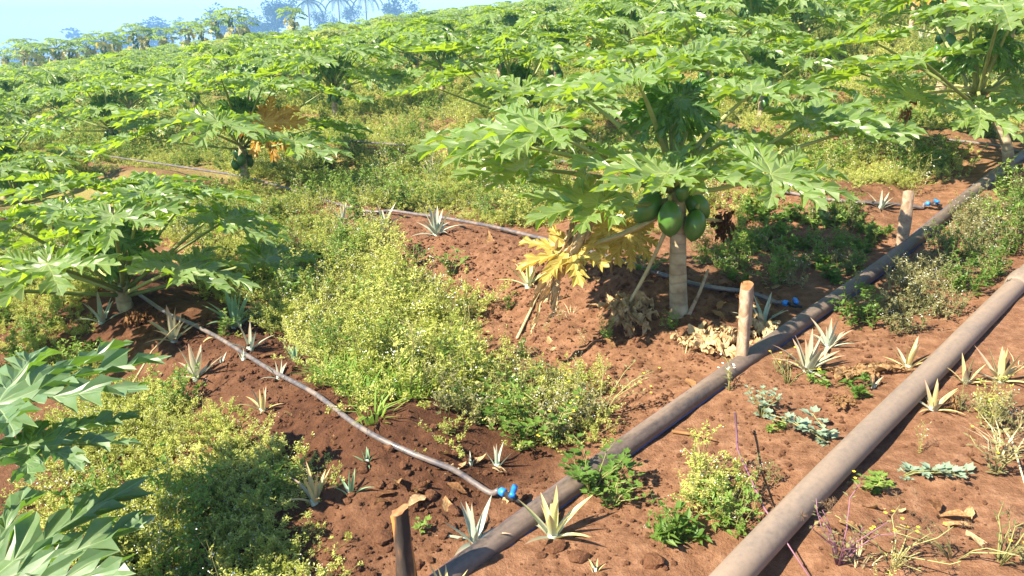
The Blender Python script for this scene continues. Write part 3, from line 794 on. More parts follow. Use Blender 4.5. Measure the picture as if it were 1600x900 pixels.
tree_at(198, 482, 'short spreading papaya tree beside the near grey hose', seed=21, n=20, th=.17, size=.36, plen=.66, nf=0)
t3, p3 = tree_at(385, 292, 'papaya tree with one large orange leaf on second hose row', seed=33, n=15, th=.44, size=.45, plen=.76, nf=5)
place_leaf(t3, Vector((0, 0, .36)), at_y(414, 192, p3.y - .25) - p3, (.7, -.3, -.55), (-.1, -.9, .5), .38, 1, 'leaf_orange', .03)
tree_at(525, 188, 'leafy papaya tree with dark fruit behind the orange-leaved papaya', seed=34, n=16, th=.5, size=.48, plen=.8, nf=6)
tree_at(808, 246, 'papaya tree rising behind the large fruiting papaya', seed=35, n=16, th=.46, size=.46, plen=.78, nf=5)
t6 = gp(1574, 268); used.append((t6.x, t6.y))
ap6 = at_y(1528, 142, t6.y) - t6
rt = build_tree(t6, 'leaning papaya tree in flower beside the black pipe', seed=44, n=14, th=ap6.z, size=.42, plen=.72, nf=0, lean=(ap6.x, 0), r0=.036)
for (px, py, dy, fwd, nor, sz, var) in [(1532, 172, -.45, (.2, -.8, -.35), (0, -.75, 1), .36, 2), (1430, 150, -.2, (-.9, -.2, -.1), (0, -.4, 1), .36, 4), (1600, 150, -.3, (.8, -.5, -.15), (0, -.45, 1), .36, 0)]:
    place_leaf(rt, ap6, at_y(px, py, t6.y + dy) - t6, fwd, nor, sz, var, None, .03)
for i in range(9):      # pale flowers at the leaf bases
    a = i * 2.4; mb = MB(); c = Vector((0, 0, 0))
    for k in range(5):
        b = 2 * PI * k / 5; diamond(mb, c, Vector((math.cos(b), math.sin(b), .9)), Vector((0, 0, 1)), .03, .014, 0)
    obj('flower', mb.mesh('flower', 'white_petal', False), rt, Matrix.Translation(ap6 + Vector((.05 * math.cos(a), .05 * math.sin(a), -.02 - .012 * i))))
dead(rt, t6, ap6, at_y(1418, 150, t6.y + .1) - t6, (0, -.1, -1), (-.3, -1, 0), .26, 3, 'leaf_brown', .1, (.45, 1, .6))
tree_at(178, 244, 'papaya tree with green fruit left of the orange-leaved papaya', seed=36, n=15, th=.46, size=.44, plen=.74, nf=6)
tree_at(8, 310, 'papaya tree with dark stems at the edge of the weeds beyond the short papaya', seed=37, n=13, th=.34, size=.38, plen=.64, nf=2)

# the papaya whose leaves reach in over the near weeds
bp = Vector((-1.78, 1.75, float(H(-1.78, 1.75)))); used.append((bp.x, bp.y))
bt = empty('papaya_tree', bp, label='papaya leaves with shade and sky tint painted in, reaching over the near weeds from a tree mostly out of view', category='papaya tree')
obj('trunk', trunk_mb(.34, .045, .03, (0, 0), 8).mesh('trunk', 'trunk'), bt)
for (px, py, y, fwd, nor, sz, var, sag) in [(-5, 632, 1.85, (1, .55, .20), (-.20, -.04, 1), .43, 0, .05), (44, 698, 1.72, (1, .10, .02), (0, .10, 1), .27, 2, .05), (-40, 925, 1.55, (1, .45, .20), (-.2, -.14, 1), .45, 4, .05)]:
    place_leaf(bt, Vector((0, 0, .32)), at_y(px, py, y) - bp, fwd, nor, sz, var, 'leaf_shade', sag)


# ---- rows of papaya behind: six patterns, copied
class Pattern: pass
PAT = []
for s in range(6):
    P_ = Pattern(); th = .34 + .05 * s; P_.th = th
    P_.trunk = trunk_mb(th, .045, .03, (0, 0), 60 + s).mesh('trunk', 'trunk')
    P_.leaves, P_.crown, P_.fr = [], MB(), []
    for (att, hub, fwd, nor, sz, var, sag, a, t) in leaf_specs(200 + s, 13, th, .40, .63):
        pe = petiole_mb(att, hub, sag, .012, .008, 4); pe.mi = [1] * len(pe.f)
        mb = MB(); mx = Matrix.Translation(hub) @ frame(fwd, nor) @ Matrix.Scale(sz, 4)
        mb.merge(LOW_MB[var % 5], mx); P_.crown.merge(mb); mb.merge(pe); P_.crown.merge(pe)
        # kept about its own hub so that each leaf is an object of its own
        mb.v = [tuple(Vector(p) - hub) for p in mb.v]
        P_.leaves.append((mb.mesh('leaf', ['leaf', 'petiole'], True, 16), Matrix.Translation(hub)))
    for i in range(4):
        a = 2 * PI * i / 4 + .4; o = Vector((math.cos(a), math.sin(a), 0)); hub = Vector((0, 0, th + .26)) + o * .07
        mb = MB(); mx = Matrix.Translation(hub) @ frame(o * .55 + Vector((0, 0, -.9)), o + Vector((0, 0, .5))) @ Matrix.Scale(.25, 4)
        mb.merge(LOW_MB[i], mx); mb.mi = [0] * len(mb.f); P_.crown.merge(mb)
        mb.v = [tuple(Vector(p) - hub) for p in mb.v]
        P_.leaves.append((mb.mesh('young_leaf', ['leaf_young', 'petiole']), Matrix.Translation(hub)))
    P_.crown = P_.crown.mesh('crown', ['leaf', 'petiole'])
    whole = MB(); tm = trunk_mb(th, .045, .03, (0, 0), 60 + s); tm.mi = [2] * len(tm.f); whole.merge(tm)
    PAT.append(P_)
def copy_tree(P_, loc, rz, sc, detail, label, group):
    t = empty('papaya_tree', loc, rz, sc, label=label, category='papaya tree', group=group)
    obj('trunk', P_.trunk, t)
    if detail:
        for k, (me_, mx) in enumerate(P_.leaves):
            if k < 13 and random.random() < .1: continue
            o = obj('leaf', me_, t, mx)
            if k in (11, 12) and random.random() < .08:
                override(o, random.choice(['leaf_yellow', 'leaf_yellow', 'leaf_orange'])); t['label'] = label.replace('papaya tree', 'papaya tree with a yellowed lower leaf'); t['group'] = group + ' with a yellowed leaf'
        fruits(t, P_.th, random.randint(0, 999), 4)
    else:
        cr_ = obj('crown', P_.crown, t)
        if random.random() < .25: override(cr_, 'leaf_light')
    return t
cand = []
for k in range(-30, 62):
    u = ROW0 + ROWS * k
    v = 1.9 + random.random() * 1.5
    while v < 95:
        x, y = xy_of(u + random.gauss(0, .10) + .02 * v * .3, v + random.gauss(0, .25)); v += 2.45
        if y < 5.5 or abs(x) > y * .70 + 1.2 or random.random() < .14: continue
        if x > -1.0 and y < 7.2 and x < 2.2: continue
        if any(math.hypot(x - a, y - b) < 1.75 for a, b in used): continue
        if math.hypot(x, y) > 78: continue
        cand.append((math.hypot(x, y), x, y))
cand.sort()
def in_view(x, y):
    return abs(x) < y * .70 + 1.2
NEAR = cand[:290]; FAR = cand[290:]
for r_, x, y in NEAR:
    z = float(H(x, y)); P_ = random.choice(PAT); rz = random.random() * 6.28; sc = random.uniform(.74, 1.18)
    if r_ < 11: lab, g = 'green papaya tree in the rows just behind the front trees', 'papaya trees in the middle rows'
    elif r_ < 26: lab, g = 'papaya tree in the crowded middle rows of the field', 'papaya trees in the crowded rows'
    else: lab, g = 'small distant papaya tree in the far rows of the field', 'papaya trees in the far rows'
    copy_tree(P_, (x, y, z), rz, sc, r_ < 26, lab, g)
if FAR:
    src = []
    for P_ in PAT:
        w = MB(); src.append(source('far_papaya', P_.crown))
    fa = np.array([(x, y, float(H(x, y))) for _, x, y in FAR]); n = len(fa)
    scatter('far_papaya_field', fa, np.stack([np.zeros(n), np.zeros(n), rng.uniform(0, 6.28, n)], -1), rng.uniform(.85, 1.25, n), rng.integers(0, 6, n), src, 'far papaya field reading as one green mass below the skyline', 'papaya field')
print('papayas', len(cand))

# taller old papayas with bare fruit-laden stems along the skyline
def old_papaya(px, top, dist, seed, label):
    d = ray(px, top - 9); k = dist / math.hypot(d[0], d[1]); x, y = d[0] * k, d[1] * k; p = Vector((x, y, float(H(x, y)))); h = max(2.2, min(6.5, (CAMH + d[2] * k - p.z) / 1.0)); r = random.Random(seed)
    t = empty('papaya_tree', p, 0, 1, label=label, category='papaya tree', group='old papaya trees on the skyline')
    obj('trunk', trunk_mb(h * .78, .10, .06, (r.uniform(-.2, .2), 0), seed).mesh('trunk', 'trunk'), t)
    cr = MB(); le = Vector((0, 0, 0))
    for (att, hub, fwd, nor, sz, var, sag, a, tt) in leaf_specs(seed, 16, h * .78, .42, .8):
        cr.merge(LOW_MB[var % 5], Matrix.Translation(hub) @ frame(fwd, nor) @ Matrix.Scale(sz, 4)); pe = petiole_mb(att, hub, sag, .014, .01, 4); pe.mi = [1] * len(pe.f); cr.merge(pe)
    obj('crown', cr.mesh('crown', ['leaf', 'petiole']), t)
    ye = MB()
    for i in range(10):
        a = r.random() * 6.28; o = Vector((math.cos(a), math.sin(a), 0)); hub = Vector((0, 0, h * r.uniform(.40, .78))) + o * r.uniform(.3, .5)
        ye.merge(LOW_MB[i % 5], Matrix.Translation(hub) @ frame(o * .4 + Vector((0, 0, -1)), o + Vector((0, 0, .4))) @ Matrix.Scale(.34, 4))
    obj('yellow_leaves', ye.mesh('yellow_leaves', 'leaf_pale'), t)['kind'] = 'stuff'
    for i in range(14):
        a = i * 2.4; z = h * .78 - .06 * i - .1
        obj('fruit', FRUIT[i % 3], t, Matrix.Translation((.15 * math.cos(a), .15 * math.sin(a), z)) @ Matrix.Scale(1.35, 4))
for i, (px, py, hpx) in enumerate([(8, 92, 66), (30, 68, 62), (50, 86, 58), (62, 79, 64), (85, 70, 60), (108, 80, 62), (135, 72, 60), (158, 60, 56), (178, 70, 60), (207, 46, 58), (226, 55, 62), (255, 60, 58), (290, 42, 60), (312, 48, 56), (336, 28, 62), (357, 18, 58), (380, 38, 60), (455, 22, 58)]):
    old_papaya(px, py, hpx, 300 + i, 'tall old papaya tree with yellowing leaves along the skyline')

# ------------------------------------------------------------------ pipes, hoses, valves
def pipe_line(name, uv0, uv1, v, r, m, label, lift, n=60, wob=.006, seed=0, dz=None):
    pts = []
    for i in range(n + 1):
        u = uv0 + (uv1 - uv0) * i / n; vv = v(u); x, y = xy_of(u, vv)
        hh = float(np.mean(H(np.array([x - .1, x, x + .1, x]), np.array([y, y - .1, y, y + .1]))))
        pts.append([x, y, hh])
    z = np.array([p[2] for p in pts]); k = np.ones(9) / 9; zs = np.convolve(np.pad(z, 4, 'edge'), k, 'valid')
    for p, zz in zip(pts, zs): p[2] = zz + r * lift
    if dz: 
        for i, p in enumerate(pts): p[2] += dz(uv0 + (uv1 - uv0) * i / n)
    mb = MB(); mb.add(*tube(pts, r, 20)); o = obj(name, mb.mesh(name, m), label=label, category='pipe')
    return o, pts
bpipe, bpts = pipe_line('black_pipe', .2, 9.5, lambda u: 1.335 + .012 * math.sin(u * 1.3), .034, 'black_pipe', 'black water pipe with blue stripes running past the wooden stakes', .6)
st = []
for sgn in (1, -1):
    mb = MB(); off = Vector((-R2 * sgn, R2 * sgn, 0)) * .0337 + Vector((0, 0, -.010 if sgn < 0 else .012))
    mb.add(*tube([Vector(p) + off for p in bpts], .0014, 6)); obj('blue_stripe', mb.mesh('blue_stripe', 'stripe'), bpipe)
tpipe, tpts = pipe_line('brown_pipe', .2, 9.5, lambda u: .752 + .008 * math.sin(u), .040, 'brown_pipe', 'thick dusty brown pipe raised a little off the soil', .7, dz=lambda u: .03 * math.exp(-((u - 1.6) / .9) ** 2))
# socket joint where two lengths of the brown pipe meet
js = gp(1545, 455); ju, jv = uv_of(js.x, js.y)
ji = min(range(len(tpts)), key=lambda i: abs(.2 + 9.3 * i / 60 - ju))
a_, b_ = Vector(tpts[ji]), Vector(tpts[ji + 1]); dd = (b_ - a_).normalized()
mb = MB(); mb.add(*tube([a_ + dd * t for t in (0, .012, .06, .10, .13, .15)], [.0415, .047, .050, .050, .047, .0415], 20, True)); obj('socket', mb.mesh('socket', 'brown_pipe'), tpipe)

def hose(name, pix, start, r, label, extra=()):
    pts = [Vector(start)] + [gp(*p) for p in pix]
    pts += [Vector((x, y, float(H(x, y)))) for x, y in extra]
    out = []
    for i in range(len(pts) - 1):      # smooth curve through the points, resting on the soil
        p0, p1, p2, p3 = pts[max(i - 1, 0)], pts[i], pts[i + 1], pts[min(i + 2, len(pts) - 1)]
        for k in range(10):
            t = k / 10; q = .5 * ((2 * p1) + (p2 - p0) * t + (2 * p0 - 5 * p1 + 4 * p2 - p3) * t * t + (3 * p1 - p0 - 3 * p2 + p3) * t ** 3); out.append(q)
    out.append(pts[-1])
    gz = np.array([float(H(p.x, p.y)) for p in out]); gz_ = gz.copy(); gz = np.convolve(np.pad(gz, 7, 'edge'), np.ones(15) / 15, 'valid')
    gm = np.array([gz_[max(0, i - 4):i + 5].max() for i in range(len(gz_))]); gm = np.convolve(np.pad(gm, 5, 'edge'), np.ones(11) / 11, 'valid')
    res = []
    for i, p in enumerate(out): res.append(Vector((p.x, p.y, gm[i] + r * .8 if i > 3 else p.z * (1 - i / 4) + (i / 4) * (gm[i] + r * .8))))
    mb = MB(); mb.add(*tube(res, r, 10)); o = obj(name, mb.mesh(name, 'hose'), label=label, category='hose')
    return o, res
def on_black(px, py):
    g = gp(px, py); u, _ = uv_of(g.x, g.y); i = min(range(len(bpts) - 1), key=lambda i: abs(.2 + 9.3 * i / 60 - u)); return Vector(bpts[i])
def valve(p, label, sc=1.0):
    # axis along the hose, away from the pipe
    t = empty('hose_valve', p, math.radians(135), sc, label=label, category='valve')
    mb = MB(); mb.add(*tube([(-.05, 0, 0), (-.018, 0, 0), (-.018, 0, 0), (.02, 0, 0), (.02, 0, 0), (.045, 0, 0)], [.009, .009, .016, .016, .011, .011], 12)); mb.add(*tube([(0, 0, 0), (0, 0, .022)], .009, 10))
    obj('valve_body', mb.mesh('valve_body', 'black'), t)
    mb = MB(); mb.add(*tube([(.036, 0, 0), (.040, 0, 0), (.062, 0, 0), (.066, 0, 0)], [.014, .0175, .0165, .013], 14)); obj('hose_nut', mb.mesh('hose_nut', 'blue'), t)
    v, f = [], []          # butterfly handle: a shaped bar with rounded ends
    prof = [(-.036, .006), (-.030, .0135), (-.016, .0125), (0, .010), (.016, .0125), (.030, .0135), (.036, .006)]
    for (x, w) in prof: v += [(x, -w, .020), (x, w, .020), (x, w * .8, .037), (x, -w * .8, .037)]
    for i in range(len(prof) - 1):
        for k in range(4): f.append((i * 4 + k, i * 4 + (k + 1) % 4, (i + 1) * 4 + (k + 1) % 4, (i + 1) * 4 + k))
    f += [(3, 2, 1, 0), tuple(range(len(v) - 4, len(v)))]
    mb = MB(); mb.add(v, f); h_ = obj('valve_handle', mb.mesh('valve_handle', 'blue'), t, Matrix.Rotation(math.radians(-55), 4, 'Z') @ Matrix.Rotation(.25, 4, 'X'))
    return t
HD = Vector((-R2, R2, 0))
vb = []
for (px, py), lab in (((832, 812), 'blue-handled hose valve beside the yellow pineapple'), ((1262, 497), 'blue-handled hose valve beside the upright stake'), ((1490, 335), 'blue-handled hose valve on the far hose')):
    b0 = on_black(px, py); p = b0 + HD * .095 + Vector((0, 0, .012)); valve(p, lab, .75); vb.append(p + HD * .055)
hose('irrigation_hose', [(725, 760), (640, 715), (560, 670), (480, 622), (400, 572), (310, 520), (235, 480)], vb[0], .0095, 'grey irrigation hose running from the near valve into the soil bed', [(-3.0, 5.2), (-5, 7.3)])
hose('irrigation_hose', [(1180, 470), (1080, 445), (960, 410), (850, 380), (700, 355), (620, 340), (540, 328)], vb[1], .0105, 'grey irrigation hose passing behind the fruiting papaya', [(-2.9, 7.75), (-5.5, 10.3)])
hose('irrigation_hose', [(1420, 330), (1300, 318), (1180, 300), (1000, 275)], vb[2], .010, 'thin grey irrigation hose behind the shaded weeds', [(-.3, 7.1), (-2, 8.8)])
g0 = gp(1600, 240); hose('irrigation_hose', [(1500, 226), (1350, 222), (1250, 215)], g0, .010, 'thin grey irrigation hose at foot of the flowering papaya', [])

# ------------------------------------------------------------------ stakes and sticks
def stake(px, py, top, r, m, label, seed, lean=(0, 0), split=False):
    p = gp(px, py); h = (at_y(px, top, p.y) - p).z
    t = empty('wooden_stake', p, label=label, category='stake')
    r_ = random.Random(seed); n, k = 14, 12; v, f = [], []
    ph = [r_.random() * 6 for _ in range(4)]; rd = [r_.uniform(-.16, .16) for _ in range(14)]
    for i in range(k):
        s = i / (k - 1); z = -.08 + (h + .08) * s
        for j in range(n):
            a = 2 * PI * j / n; q = r * (1 + rd[j] + .13 * math.sin(2 * a + ph[0]) + .09 * math.sin(3 * a + ph[1] + s * 2) + .06 * math.sin(s * 9 + ph[2]) + .09 * (r_.random() - .5))
            if split and s > .5 and math.cos(a - .4) > .4: q *= 1 - .42 * (s - .5) * 2 * (math.cos(a - .4) - .4) / .6
            v.append((q * math.cos(a) + lean[0] * s, q * math.sin(a) + lean[1] * s, z + (.012 * math.sin(a + ph[3]) if i == k - 1 else 0)))
    for i in range(k - 1):
        for j in range(n): f.append((i * n + j, i * n + (j + 1) % n, (i + 1) * n + (j + 1) % n, (i + 1) * n + j))
    mb = MB(); mb.add(v, f); obj('shaft', mb.mesh('shaft', m), t)
    mb = MB(); rim = v[-n:]; c = np.mean(rim, 0) + (0, 0, .003); mb.add(list(rim) + [tuple(c)], [(j, (j + 1) % n, n) for j in range(n)]); obj('cut_end', mb.mesh('cut_end', 'cut', False), t)
    return t
stake(640, 945, 796, .023, 'char', 'charred split wooden stake beside the near grey hose', 1, (-.01, 0), True)
stake(1160, 566, 446, .024, 'wood', 'pale sawn wooden stake beside the large papaya trunk', 2, (-.012, 0))
stake(1408, 386, 300, .025, 'wood', 'wooden stake behind the black pipe near the far blue valve', 3, (.0, 0), True)
def stick(pix, lift, r, m, label, name='stick', cat='stick'):
    pts = [gp(px, py) + Vector((0, 0, l)) for (px, py), l in zip(pix, lift)]
    mb = MB(); mb.add(*tube(pts, [r * (1 - .5 * i / (len(pts) - 1)) for i in range(len(pts))], 7, True, .2)); return obj(name, mb.mesh(name, m), label=label, category=cat)
stick([(1076, 492), (1092, 474), (1104, 458)], [0, .05, .11], .010, 'wood', 'bent grey stick leaning beside the papaya trunk')
stick([(956, 425), (954, 415), (952, 408)], [-.01, .06, .11], .009, 'leaf_brown', 'thin brown stub of wood in front of the middle hose')
stick([(1050, 678), (1085, 684), (1120, 693)], [.01, .012, .01], .006, 'leaf_brown', 'thin fallen twig beside the black pipe')
stick([(205, 605), (240, 565), (292, 528)], [.005, .05, .10], .005, 'straw', 'pale dry stalk slanting under the near hose')
stick([(808, 532), (838, 470), (862, 430)], [.01, .01, .02], .007, 'petiole_dry', 'dry leaf stalk lying on the soil bank')
stick([(1545, 640), (1580, 700), (1600, 760)], [.01, .02, .01], .004, 'straw', 'dry straw stalk lying right of the brown pipe')

# ------------------------------------------------------------------ pineapples
def pine_leaf(l, w, bend, seed):
    r = random.Random(seed); mb = MB(); k = 7; v, f, ln = [], [], []
    for i in range(k):
        t = i / (k - 1); a = bend * t; y = l * (math.sin(a) / bend if abs(bend) > .01 else t); z = l * (1 - math.cos(a)) / bend if abs(bend) > .01 else 0
        ww = w * (1 - .25 * t) * (1 - t ** 3.2) + .0006
        v += [(-ww, y, -z + ww * .55), (0, y, -z), (ww, y, -z + ww * .55)]; ln += [t] * 3
    for i in range(k - 1):
        for j in range(2): f.append((i * 3 + j, i * 3 + j + 1, i * 3 + j + 4, i * 3 + j + 3))
    mb.add(v, f, 0, len=ln); return mb.mesh('pineapple_leaf', 'pine_pale')
PL = [pine_leaf(1, .082, b, i) for i, b in enumerate((-.25, .1, .45, .8, 1.2))]
def pineapple(px, py, hpx, m, n, label, seed, width=1.0, open_=1.0, group=None):
    p = gp(px, py); dep = math.hypot(p.x, p.y); l = hpx / F * math.sqrt(dep ** 2 + 1.2) * .98; r = random.Random(seed)
    t = empty('pineapple_plant', p - Vector((0, 0, .008)), r.random() * 6.28, 1, label=label, category='pineapple plant')
    if group: t['group'] = group
    n = n + 2 if n > 6 else n
    for i in range(n):
        s = i / max(1, n - 1); a = i * 2.3999 + r.uniform(-.2, .2)
        el = math.radians(84 - 56 * s ** .9 * open_ + r.uniform(-6, 6)); ll = l * (1.05 - .30 * s) * r.uniform(.8, 1.1) * (1.12 if s > .3 else 1)
        o = Vector((math.cos(a), math.sin(a), 0)); fw = o * math.cos(el) + Vector((0, 0, math.sin(el))); no = -o * math.sin(el) + Vector((0, 0, math.cos(el)))
        b = min(4, max(0, int(1 + 2.4 * s + r.uniform(-.8, .8))))
        lf = obj('leaf', PL[b], t, Matrix.Translation(o * .006) @ frame(fw, no) @ Matrix.Diagonal((ll * width * r.uniform(.85, 1.1), ll, ll, 1)))
        override(lf, m if r.random() > .12 or m == 'pine_green' else 'pine_pink')
    mb = MB(); mb.add(*tube([(0, 0, -.03), (0, 0, .02), (0, 0, l * .16)], [.014 * l / .15, .016 * l / .15, .008 * l / .15], 8)); co = obj('core', mb.mesh('core', 'pine_pale'), t)
    return t
PINES = [
 (864, 838, 88, 'pine_yellow', 11, 'largest yellow-tipped pineapple plant leaning over the black pipe', 1.0, 1.0),
 (742, 846, 72, 'pine_pale', 10, 'pale pineapple plant between the charred stake and the black pipe', 1.0, 1.15),
 (700, 935, 62, 'pine_yellow', 8, 'pineapple plant right of the charred stake base, only its tips showing', 1.0, .9),
 (930, 892, 26, 'pine_yellow', 4, 'tiny pineapple shoot on bare soil in front of the black pipe', 1.2, .4),
 (548, 772, 46, 'pine_green', 6, 'green pineapple plant at the edge of the pale weeds below the hose', 1.0, .6),
 (574, 722, 26, 'pine_green', 7, 'very small green pineapple below the near grey hose', 1.1, 1.0),
 (776, 728, 48, 'pine_pale', 6, 'pale pineapple at the foot of the leafy bank weeds', .9, .6),
 (735, 726, 24, 'pine_pale', 4, 'small pineapple shoot left of the bank weeds', 1.1, .5),
 (492, 785, 66, 'pine_dry', 7, 'dry-tipped pineapple half hidden in the pale weed mat', .9, .55),
 (411, 642, 48, 'pine_dry', 7, 'yellowish pineapple left of the near grey hose', .9, .7),
 (436, 590, 36, 'pine_pale', 6, 'pale pineapple right of the near hose beside tiny shoots', 1.0, .8),
 (391, 546, 50, 'pine_pale', 6, 'pale narrow pineapple in front of the tall green one', .9, .7),
 (369, 512, 72, 'pine_green', 10, 'tall dark green pineapple beside the shaded weeds', .9, .85),
 (272, 532, 54, 'pine_pink', 11, 'reddish-tipped bushy pineapple beside the near grey hose', 1.1, .95),
 (307, 590, 58, 'pine_pink', 10, 'pinkish pineapple below the hose among pale flowers', 1.0, .9),
 (380, 562, 24, 'pine_pale', 4, 'tiny pale pineapple shoot just right of the hose', 1.0, .6),
 (346, 566, 18, 'pine_pale', 3, 'tiny pineapple shoot just left of the hose', 1.0, .5),
 (461, 562, 32, 'pine_green', 6, 'small pineapple at the foot of the bushy pale weeds', 1.0, .8),
 (160, 504, 48, 'pine_pale', 8, 'pale pineapple under the short spreading papaya', 1.0, .9),
 (600, 352, 42, 'pine_pale', 11, 'pale pineapple tuft on the middle hose', 1.0, 1.0),
 (682, 368, 56, 'pine_pale', 11, 'larger pale pineapple on the bank above the bare soil', 1.0, .9),
 (536, 348, 34, 'pine_pale', 8, 'pineapple at the far end of the middle hose', 1.0, .9),
 (826, 448, 62, 'pine_yellow', 8, 'pale pineapple beside the hanging dead papaya leaf', .9, .85),
 (897, 402, 46, 'pine_pale', 8, 'pale pineapple under the yellow papaya leaves', 1.1, .9),
 (1262, 580, 72, 'pine_pink', 12, 'large pale pineapple with pink tips in front of the black pipe', 1.0, 1.05),
 (1294, 542, 48, 'pine_pale', 9, 'smaller pale pineapple tucked behind the pink-tipped one', 1.1, .95),
 (1192, 505, 52, 'pine_pale', 10, 'pineapple between the pale sawn stake and the blue valve', 1.0, 1.0),
 (1418, 574, 48, 'pine_dry', 8, 'withered yellow pineapple left of the brown pipe', 1.0, .9),
 (1458, 640, 54, 'pine_dry', 9, 'yellow pineapple leaning against the brown pipe', 1.0, .95),
 (1562, 595, 56, 'pine_dry', 10, 'dry yellow pineapple among weeds right of the brown pipe', 1.0, .95),
 (1508, 598, 44, 'pine_dry', 7, 'small dry pineapple touching the brown pipe', 1.0, .9),
 (1364, 606, 26, 'pine_pink', 5, 'tiny pinkish pineapple in the dead leaf litter', 1.0, .5),
 (1376, 326, 28, 'pine_pale', 8, 'pineapple on the far hose left of the wooden stake', 1.0, .9),
 (545, 216, 26, 'pine_pale', 8, 'small pale pineapple beyond the orange-leaved papaya', 1.0, .9),
 (674, 280, 44, 'pine_pale', 9, 'pale pineapple in the weeds behind the middle hose', 1.0, .8),
 (1440, 70, 26, 'pine_pale', 9, 'far pale pineapple under the flowering papaya leaves', 1.0, .9),
]
for i, (px, py, h_, m_, n_, lab, w_, op) in enumerate(PINES): pineapple(px, py, h_, m_, n_, lab, 500 + i, w_, op)

# ------------------------------------------------------------------ dead leaves on the soil
def dead_leaf(px, py, size, var, rz, label, m='leaf_dry', sc=(1, 1, 1), lift=.02, group=None, tilt=(0, 0)):
    p = gp(px, py); dead_o = obj('dead_leaf', DRY[var], label=label, category='dead leaf')
    dead_o.matrix_world = Matrix.Translation(p + Vector((0, 0, lift))) @ Matrix.Rotation(rz, 4, 'Z') @ Matrix.Rotation(tilt[0] + .05, 4, 'X') @ Matrix.Rotation(tilt[1] - .12, 4, 'Y') @ Matrix.Diagonal((size * sc[0], size * sc[1], size * sc[2] * .55, 1))
    override(dead_o, m)
    if group: dead_o['group'] = group
    return dead_o
dead_leaf(1100, 540, .30, 1, -1.2, 'large crumpled tan dead leaf at the foot of the pale stake')
dead_leaf(1200, 522, .20, 2, .6, 'crumpled tan dead leaf between the pale stake and black pipe', sc=(.8, 1, 1.1))
dead_leaf(1335, 588, .24, 3, -1.4, 'curled dead leaf strips behind the brown pipe', sc=(.5, 1.2, .8))
dead_leaf(1150, 460, .16, 4, 1.9, 'grey-brown dead leaf lying behind the pale stake', 'leaf_brown')
dead_leaf(212, 512, .2, 0, .4, 'brown dead leaf under the short spreading papaya', 'leaf_brown', (.7, 1, 1.2), .04)
dead_leaf(1320, 632, .11, 2, 2.2, 'flattened dead leaf beside the tiny pinkish pineapple', sc=(.7, 1, .5))
dead_leaf(1490, 640, .12, 4, -.6, 'dead curled leaf beneath the brown pipe', sc=(.35, 1.2, .8))
dead_leaf(1440, 250, .2, 1, .7, 'brown dead leaf heap under the flowering papaya', 'leaf_brown')
dead_leaf(900, 420, .15, 3, .9, 'dead leaf litter under the yellow papaya leaves', 'leaf_brown')
def shard(seed):
    r = random.Random(seed); mb = MB(); k = 6; v, f = [], []
    for i in range(k):
        t = i / (k - 1); w = .24 * math.sin(PI * (.12 + .85 * t)) * r.uniform(.7, 1.2)
        z = .18 * math.sin(t * 3 + seed); v += [(-w, t - .5, z + .12 * r.random()), (0, t - .5, z - .03), (w, t - .5, z + .15 * r.random())]
    for i in range(k - 1):
        for j in range(2): f.append((i * 3 + j, i * 3 + j + 1, i * 3 + j + 4, i * 3 + j + 3))
    mb.add(v, f); return mb.mesh('leaf_fragment', 'leaf_dry')
SH = [shard(i) for i in range(5)]
def fragment(px, py, s, i):
    p = gp(px, py); o = obj('dead_leaf_fragment', SH[i % 5], label='torn dry leaf fragment lying on the soil', category='leaf fragment', group='dry leaf fragments scattered on the soil')
    o.matrix_world = Matrix.Translation(p + Vector((0, 0, s * .1))) @ Matrix.Rotation(random.random() * 6.28, 4, 'Z') @ Matrix.Rotation(random.uniform(-.3, .3), 4, 'X') @ Matrix.Scale(s, 4)
    if random.random() < .4: override(o, 'leaf_brown')
FR = [(625, 756), (655, 770), (690, 732), (706, 742), (640, 762), (600, 790), (720, 770), (560, 660), (700, 730), (1190, 480), (1130, 500), (1215, 470), (1085, 500), (1180, 535), (1290, 575), (1350, 570), (1370, 590), (1300, 560), (1395, 800), (1530, 720), (1100, 690), (800, 410), (880, 430), (780, 390), (760, 375), (930, 440), (975, 450), (1010, 460), (870, 470), (1000, 690), (1080, 610), (1240, 560), (450, 650), (520, 690), (240, 530), (330, 530), (420, 560), (1440, 240), (1480, 250), (1400, 255)]
FR += [(random.uniform(820, 1230), random.uniform(440, 545)) for _ in range(26)] + [(random.uniform(540, 800), random.uniform(690, 800)) for _ in range(14)] + [(random.uniform(1250, 1560), random.uniform(560, 860)) for _ in range(16)]
for i, (px, py) in enumerate(FR): fragment(px + random.uniform(-6, 6), py + random.uniform(-4, 4), random.uniform(.04, .085) * (1 if py > 380 else 1.6), i)

